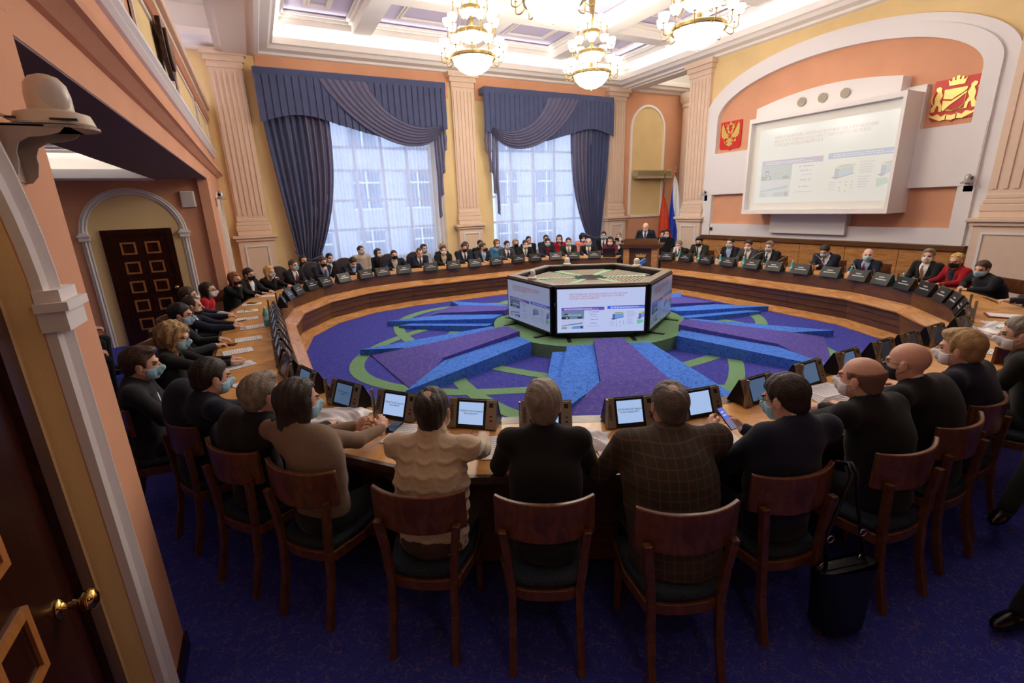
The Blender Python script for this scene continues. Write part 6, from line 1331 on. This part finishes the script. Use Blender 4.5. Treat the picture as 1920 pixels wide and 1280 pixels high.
# ---- far side in front of the windows ----
FG = 'people on the window side of the table'; BG = 'people in the second row by the windows'; CF = 'dark leather chairs'
def far(lb, h, c, f, ch=None, **k):
    k.setdefault('group', FG); seat('', lb, h, c, f, 'leather' if ch else None, CF, ch, .26, **k)
far('person with grey-streaked hair, blue mask, white shirt and maroon tie at the window side start', (.46, 11.53), (.55, 11.43, 1.29), -50, 'dark leather chair under the sitter with the maroon tie', hair='short', hc='darkgrey', mask='b', tie='m', hands=((-.04, .42), (.06, .42)))
far('person with black mask resting the chin on one hand, navy jacket', (1.14, 11.99), (1.21, 11.87, 1.27), -61, 'dark leather chair behind the sitter resting the chin', hair='short', hc='darkgrey', mask='k', col='navy', shirt='blue', hand_pos=[(.04, .26, 1.02), (.14, .40, .82)], curl=(.9, .5), head=(0, .2))
far('person bent low over the table writing, blue mask and navy suit', (1.89, 12.31), (1.94, 12.10, 1.16), -73, 'wide dark leather chair back behind the bent writing sitter', hair='short', hc='dark', mask='g', col='navy', shirt='blue', head=(0, .6), hands=((-.1, .38), (.1, .40)))
far('heavy-set person with black mask and beige shirt under navy jacket, arms on table', (2.98, 12.5), (2.99, 12.36, 1.26), -88, 'dark leather chair behind the black-masked sitter in beige shirt', hair='crew', hc='dark', mask='k', col='navy', shirt='beige', wide=1.1, elbow=.5, hands=((-.16, .38), (.14, .42)))
far('unmasked person with receding hair, navy suit and black tie, hands together', (3.68, 12.5), (3.68, 12.36, 1.26), -90, 'dark leather chair behind the unmasked sitter in navy', hair='receding', hc='brown', col='navy', tie='b', head=(0, .3), hands=((-.05, .42), (.05, .42)))
far('person with cropped hair, white mask, beige shirt and black jacket left of the middle pilaster', (4.33, 12.5), (4.33, 12.36, 1.28), -90, hair='crew', hc='dark', mask='w', col='black', shirt='beige', hands=((-.06, .42), (.07, .40)))
far('person in navy suit with black mask and black tie before the middle pilaster', (4.95, 12.5), (4.95, 12.36, 1.31), -90, hair='short', hc='dark', mask='k', col='navy', tie='b', wide=1.05, hands=((-.02, .42), (.1, .40)), head=(0, .2))
far('dark-suited person with blue shirt and black mask turning to the right neighbour', (5.51, 12.5), (5.51, 12.36, 1.28), -90, hair='short', hc='brown', mask='k', col='char', shirt='blue', head=(.7, .0))
far('person in grey suit with blue mask and dark tie', (6.27, 12.5), (6.27, 12.36, 1.29), -90, hair='short', hc='dark', mask='b', col='grey', tie='b')
far('person in black suit with white mask, grey tie and a hand raised to the plate', (6.87, 12.45), (6.85, 12.31, 1.28), -99, hair='crew', hc='dark', mask='w', col='black', tie='g', head=(0, .2))
far('person in navy blazer over maroon top with blue mask', (7.56, 12.29), (7.52, 12.16, 1.30), -108, hair='short', hc='dark', mask='b', col='navy', shirt='maroon', head=(0, .1))
far('person in dark olive suit with white mask and grey-brown hair before the right drape', (8.16, 12.04), (8.09, 11.91, 1.29), -117, hair='short', hc='brown', mask='g', col='dkgreen', shirt='white', tie='g')
far('bald person with blue mask, black suit and dotted tie beside the right drape', (8.68, 11.72), (8.60, 11.60, 1.26), -126, hair='fringe', hc='dark', mask='b', tie='y')
far('person with long dark hair, white mask and maroon top behind the laptop', (9.18, 11.29), (9.08, 11.2, 1.28), -135, hair='long', hc='black', mask='w', top='collar', col='maroon', wide=.85, head=(0, .15))
def back(lb, h, c, f, **k):
    k.setdefault('group', BG); k.setdefault('hands', ((-.08, .25), (.08, .25))); k.setdefault('hz', .62); person(lb, h, c, R_(f), **k)
back('person with long dark hair, black mask and dark jacket before the left drape', (.80, 13.01), (.86, 12.89, 1.24), -63, hair='long', hc='dark', mask='k', top='low', col='char', wide=.88)
back('person hardly visible behind the chin-resting sitter, white mask', (1.42, 13.2), (1.50, 13.08, 1.24), -70, hair='short', hc='black', mask='w', col='black')
back('person in a beige shirt with grey-blue mask looking up, before the sheer curtain', (2.32, 13.40), (2.33, 13.30, 1.36), -84, hair='short', hc='dark', mask='g', top='collar', col='beige', head=(.3, -.2))
back('person with long dark hair and white mask looking right, second row', (2.82, 13.45), (2.80, 13.36, 1.25), -87, hair='long', hc='dark', mask='w', top='collar', col='black', wide=.85, head=(.6, 0))
back('person with short dark hair, grey-blue mask and pale grey top', (4.12, 13.45), (4.10, 13.35, 1.28), -88, hair='pixie', hc='dark', mask='g', top='collar', col='greyt', wide=.85, head=(.3, 0))
back('blonde person with black mask in the second row left of the pilaster', (4.70, 13.4), (4.66, 13.32, 1.27), -88, hair='bob', hc='ash', mask='k', top='collar', col='black', wide=.85, head=(.3, .1))
back('person with short brown hair and black mask right behind the navy suit', (5.42, 13.4), (5.36, 13.3, 1.27), -90, hair='pixie', hc='brown', mask='k', col='char', wide=.85)
back('person with black hair half hidden behind the sitter turning right', (5.86, 13.35), (5.82, 13.25, 1.30), -90, hair='short', hc='black', mask='w', col='black')
back('person with cropped auburn hair, white mask and bright blue dress', (6.43, 13.4), (6.40, 13.3, 1.28), -93, hair='pixie', hc='auburn', mask='w', top='low', col='teal', wide=.88, head=(.2, .0))
back('person with ash-blonde bob and black mask between two suits', (7.05, 13.35), (7.02, 13.25, 1.25), -96, hair='bob', hc='ash', mask='k', top='collar', col='black', wide=.85)
back('person with black hair, no mask showing, behind the black suit', (7.50, 13.3), (7.46, 13.2, 1.32), -103, hair='short', hc='black', col='black')
back('person in grey suit with blue mask, second row before the right window', (8.05, 13.1), (7.98, 13.0, 1.34), -109, hair='short', hc='dark', mask='b', col='char', tie='n')
back('person with wavy brown hair, white mask and red scarf over black', (8.45, 12.95), (8.38, 12.85, 1.32), -113, hair='long', hc='dark', mask='w', top='low', col='red', wide=.85, head=(-.3, .1))
back('person with dark curls and pink blouse before the right drape', (9.12, 12.60), (9.05, 12.5, 1.32), -124, hair='curly', hc='black', mask='w', top='collar', col='pink', wide=.9, head=(.4, .2))
back('person in black suit with blue mask beside the third pilaster', (9.69, 12.27), (9.59, 12.16, 1.38), -131, hair='short', hc='dark', mask='b', col='black', tie='b', group='people near the lectern')
back('grey-haired person raising a camera beside the lectern', (10.04, 11.93), (9.93, 11.84, 1.34), -136, hair='short', hc='grey', mask='w', col='grey', group='people near the lectern', hand_pos=[(-.05, .22, 1.12), (.07, .22, 1.10)], curl=(.9, .9))
t = thing('photo_camera', 'small black camera held up by the grey-haired person beside the lectern', 'camera', (9.75, 11.70, 1.16), R_(-136-90)); MB().box((-.06, -.03, -.04), (.06, .03, .04)).obj('camera_body', BLACKP, t, bev=.006); MB().lathe([(0, 0), (.03, 0), (.032, .05), (0, .05)], (0, .03, 0), 14, Matrix.Rotation(-PI/2, 3, 'X')).obj('lens', BLACKP, t, auto=True)
back('dark-haired person seated behind the speaker, left of the shoulder', (10.75, 11.75), (10.68, 11.7, 1.32), -140, hair='pixie', hc='black', col='black', group='people near the lectern')
back('dark-haired person seated behind the speaker, right of the shoulder', (11.20, 11.25), (11.10, 11.15, 1.36), -145, hair='short', hc='black', col='navy', group='people near the lectern')
back('person with black bob, white mask and black sweater beside the flags', (11.05, 10.86), (10.92, 10.80, 1.40), -152, hair='bob', hc='black', mask='w', top='turtle', col='black', wide=.88, group='people near the lectern')
person('bald speaker in navy suit, white shirt and blue tie standing at the lectern', (9.78, 10.50), (9.70, 10.43, 1.66), R_(217), hair=None, hc='grey', col='navy', tie='n', stand=True, hands=((-.25, .22), (.25, .22)), hz=1.16, head=(0, .3), group='people near the lectern', sk=2, vopen=.26)
# ---- screen-wall side ----
RG = 'people on the screen-wall side of the table'
def right(lb, h, c, f, ch=None, **k):
    k.setdefault('group', RG); seat('', lb, h, c, f, 'wood' if ch else None, LC_, ch, .26, **k)
right('grey-haired person with blue mask, elbows on table and hands folded at the mouth', (10.23, 9.55), (10.02, 9.48, 1.20), -163, 'wooden chair under the sitter with folded hands by the lectern', hair='short', hc='grey', mask='g', hand_pos=[(-.03, .30, 1.0), (.03, .30, 1.0)], curl=(.9, .9), head=(0, .2), elbow=.3)
right('dark-haired person with black mask and dark green tie, second from the lectern', (10.36, 8.99), (10.22, 8.97, 1.30), -171, 'wooden chair under the sitter in black mask by the lectern', hair='thick', hc='black', mask='k', col='dkgreen', tie='b', head=(.3, .25))
right('person with blue mask, light blue shirt and dark jacket, third from the lectern', (10.41, 8.05), (10.27, 8.05, 1.31), -180, 'wooden chair under the sitter in light blue shirt', hair='short', hc='dark', mask='g', shirt='blue', head=(.2, 0))
right('person with white mask, grey suit and patterned tie, fourth from the lectern', (10.41, 7.55), (10.27, 7.55, 1.28), -180, 'wooden chair under the sitter in patterned tie', hair='short', hc='dark', mask='w', col='grey', tie='y', head=(.3, .15))
right('fair grey-haired person with white mask and black suit, fifth from the lectern', (10.41, 7.01), (10.27, 7.01, 1.28), -180, 'wooden chair under the fair grey-haired sitter', hair='quiff', hc='grey', mask='g', tie='b', head=(.2, .1))
right('dark-haired person with blue mask looking down at a phone, screen-wall side', (10.41, 5.75), (10.22, 5.77, 1.25), 180, 'wooden chair under the sitter looking at a phone', hair='short', hc='dark', mask='b', col='navy', tie='m', wide=1.08, head=(.1, .5), hands=((-.05, .42), (.05, .42)), hz=.86, curl=(.9, .9))
phone(9.88, 5.76, .92, (.5, 0, R_(90)), 'phone held by the sitter looking down on the screen-wall side')
right('bald person with blue mask, navy suit and brown tie', (10.4, 4.95), (10.26, 4.96, 1.24), 176, 'wooden chair under the bald sitter in navy', hair=None, hc='brown', mask='b', col='navy', shirt='blue', tie='m', sk=2, head=(.5, 0))
right('grey-haired person with white mask, black suit and olive tie', (10.19, 3.9), (10.06, 3.94, 1.31), 161, 'wooden chair under the grey-haired sitter with olive tie', hair='quiff', hc='grey', mask='w', tie='y', head=(.5, -.05), wide=1.05)
right('blonde person in a red jacket with black mask, glasses and ponytail', (10.01, 3.43), (9.86, 3.49, 1.28), 150, 'wooden chair under the red jacket', hair='ponytail', hc='blonde', mask='k', glasses=True, col='redj', shirt='navy', wide=.92, head=(.35, .1))
right('stout person in a black zip sweater with blue mask leaning on the table', (9.76, 2.90), (9.55, 3.06, 1.22), 143, 'wooden chair under the stout sitter in a zip sweater', hair='short', hc='brown', mask='b', top='collar', col='sweater', wide=1.25, head=(.45, .15), hands=((-.1, .45), (.12, .40)), elbow=.4)
seat('', 'person beyond the right edge whose hands hold a phone over the red folder', (8.88, 1.98), (8.75, 2.10, 1.30), 130, 'wood', LC_, 'wooden chair beyond the right edge near the red folder', hair='short', hc='dark', mask='b', col='char', hw=[(8.22, 2.44, .84), (8.16, 2.34, .84)], curl=(.8, .8), group='people cut by the right edge')
phone(8.08, 2.44, .90, (.4, 0, R_(60)), 'phone held above the red folder at the right edge')
seat('', 'person beyond the right edge with both hands beside the printed plastic bag', (7.85, 1.38), (7.75, 1.5, 1.30), 115, 'wood', LC_, 'wooden chair beyond the right edge near the printed bag', hair='short', hc='grey', mask='w', col='navy', hw=[(7.42, 1.98, .82), (7.30, 1.84, .82)], curl=(.4, .4), group='people cut by the right edge')
# ---- seated under the balcony and at the right foreground: only hands, knees or shoes show ----
back('person in black seated under the balcony, clasped hands on the knees, further one', (-2.75, 8.9), (-2.70, 8.9, 1.30), 0, hair='short', hc='dark', col='black', hand_pos=[(-.05, .36, .72), (.05, .36, .72)], curl=(.9, .9), group='people under the balcony')
back('person in black seated under the balcony, hands on the knees, closer one', (-2.40, 7.4), (-2.36, 7.4, 1.28), 0, hair='long', hc='dark', top='collar', col='black', hand_pos=[(-.06, .36, .68), (.07, .38, .68)], curl=(.7, .7), group='people under the balcony')
put_chair(LC, -2.75, 8.9, 0, 'dark leather chair under the balcony, further one', CF); put_chair(LC, -2.40, 7.4, 0, 'dark leather chair under the balcony, closer one', CF)
person('seated person cut by the right edge, one black shoe raised off the carpet', (4.85, .78), (4.85, .78, 1.32), R_(180), hair='short', hc='dark', col='black', feet=[(.62, .10), (.78, .22)], hands=((-.1, .3), (.1, .3)), hz=.6, group='people at the lower right corner')
person('seated person at the lower right corner, black shoe stretched over the carpet', (3.95, .30), (3.98, .30, 1.32), R_(168), hair='short', hc='dark', col='black', feet=[(.60, .08), (.72, .08)], hands=((-.1, .3), (.1, .3)), hz=.6, group='people at the lower right corner')
put_chair(WC, 4.85, .80, R_(180), 'wooden chair cut by the right edge in the foreground', LC_); put_chair(WC, 3.97, .30, R_(168), 'wooden chair at the lower right corner', LC_)
# phone in the hands of the navy-suited sitter, handbag hanging from his chair
phone(2.345, 1.75, .96, (R_(42), R_(8), R_(12)), 'lit phone held up by the navy-suited sitter', True)
hb = thing('handbag', 'large black handbag hanging by its strap from a wooden chair', 'bag', (2.40, 1.02, 0), R_(-15))
BAGM = mat('black_bag_leather', (10, 10, 12), .35, bump=.3, bscale=60)
def bf(u, v):
    a = u*2*PI; w_, d_ = .15+.03*v-.02*(1-v), .075*(1-.35*v)+.01; x = math.copysign(abs(math.cos(a))**.6, math.cos(a))*w_; y = math.copysign(abs(math.sin(a))**.6, math.sin(a))*d_; return (x, y, .06+.36*v+.015*math.sin(a*2)*v)
MB().grid(bf, 32, 10).add([bf(i/32, 0) for i in range(32)], [tuple(range(31, -1, -1))]).add([(bf(i/32, 1)[0]*.96, bf(i/32, 1)[1]*.7, .42) for i in range(32)], [tuple(range(32))]).obj('bag_body', BAGM, hb, smooth=False, auto=True)
MB().box((-.13, -.012, .41), (.13, .012, .425)).obj('zip_top', DGREY, hb)
MB().tube([(-.12, .0, .40), (-.10, .04, .6), (-.03, .05, .8), (.0, .05, .92), (.01, .09, .95), (.02, .16, .92)], .010, 6).tube([(.12, .0, .40), (.10, .04, .6), (.05, .05, .8), (.03, .05, .92), (.03, .09, .95), (.03, .16, .92)], .010, 6).obj('shoulder_strap', BAGM, hb, smooth=True)
for x, z in ((-.12, .42), (.12, .42), (-.10, .58), (.10, .58)): MB().tube([(x+.02*math.cos(a), .02, z+.02*math.sin(a)) for a in np.linspace(0, 2*PI, 11)], .004, 5, False).obj('metal_ring', STEEL, hb, smooth=True)
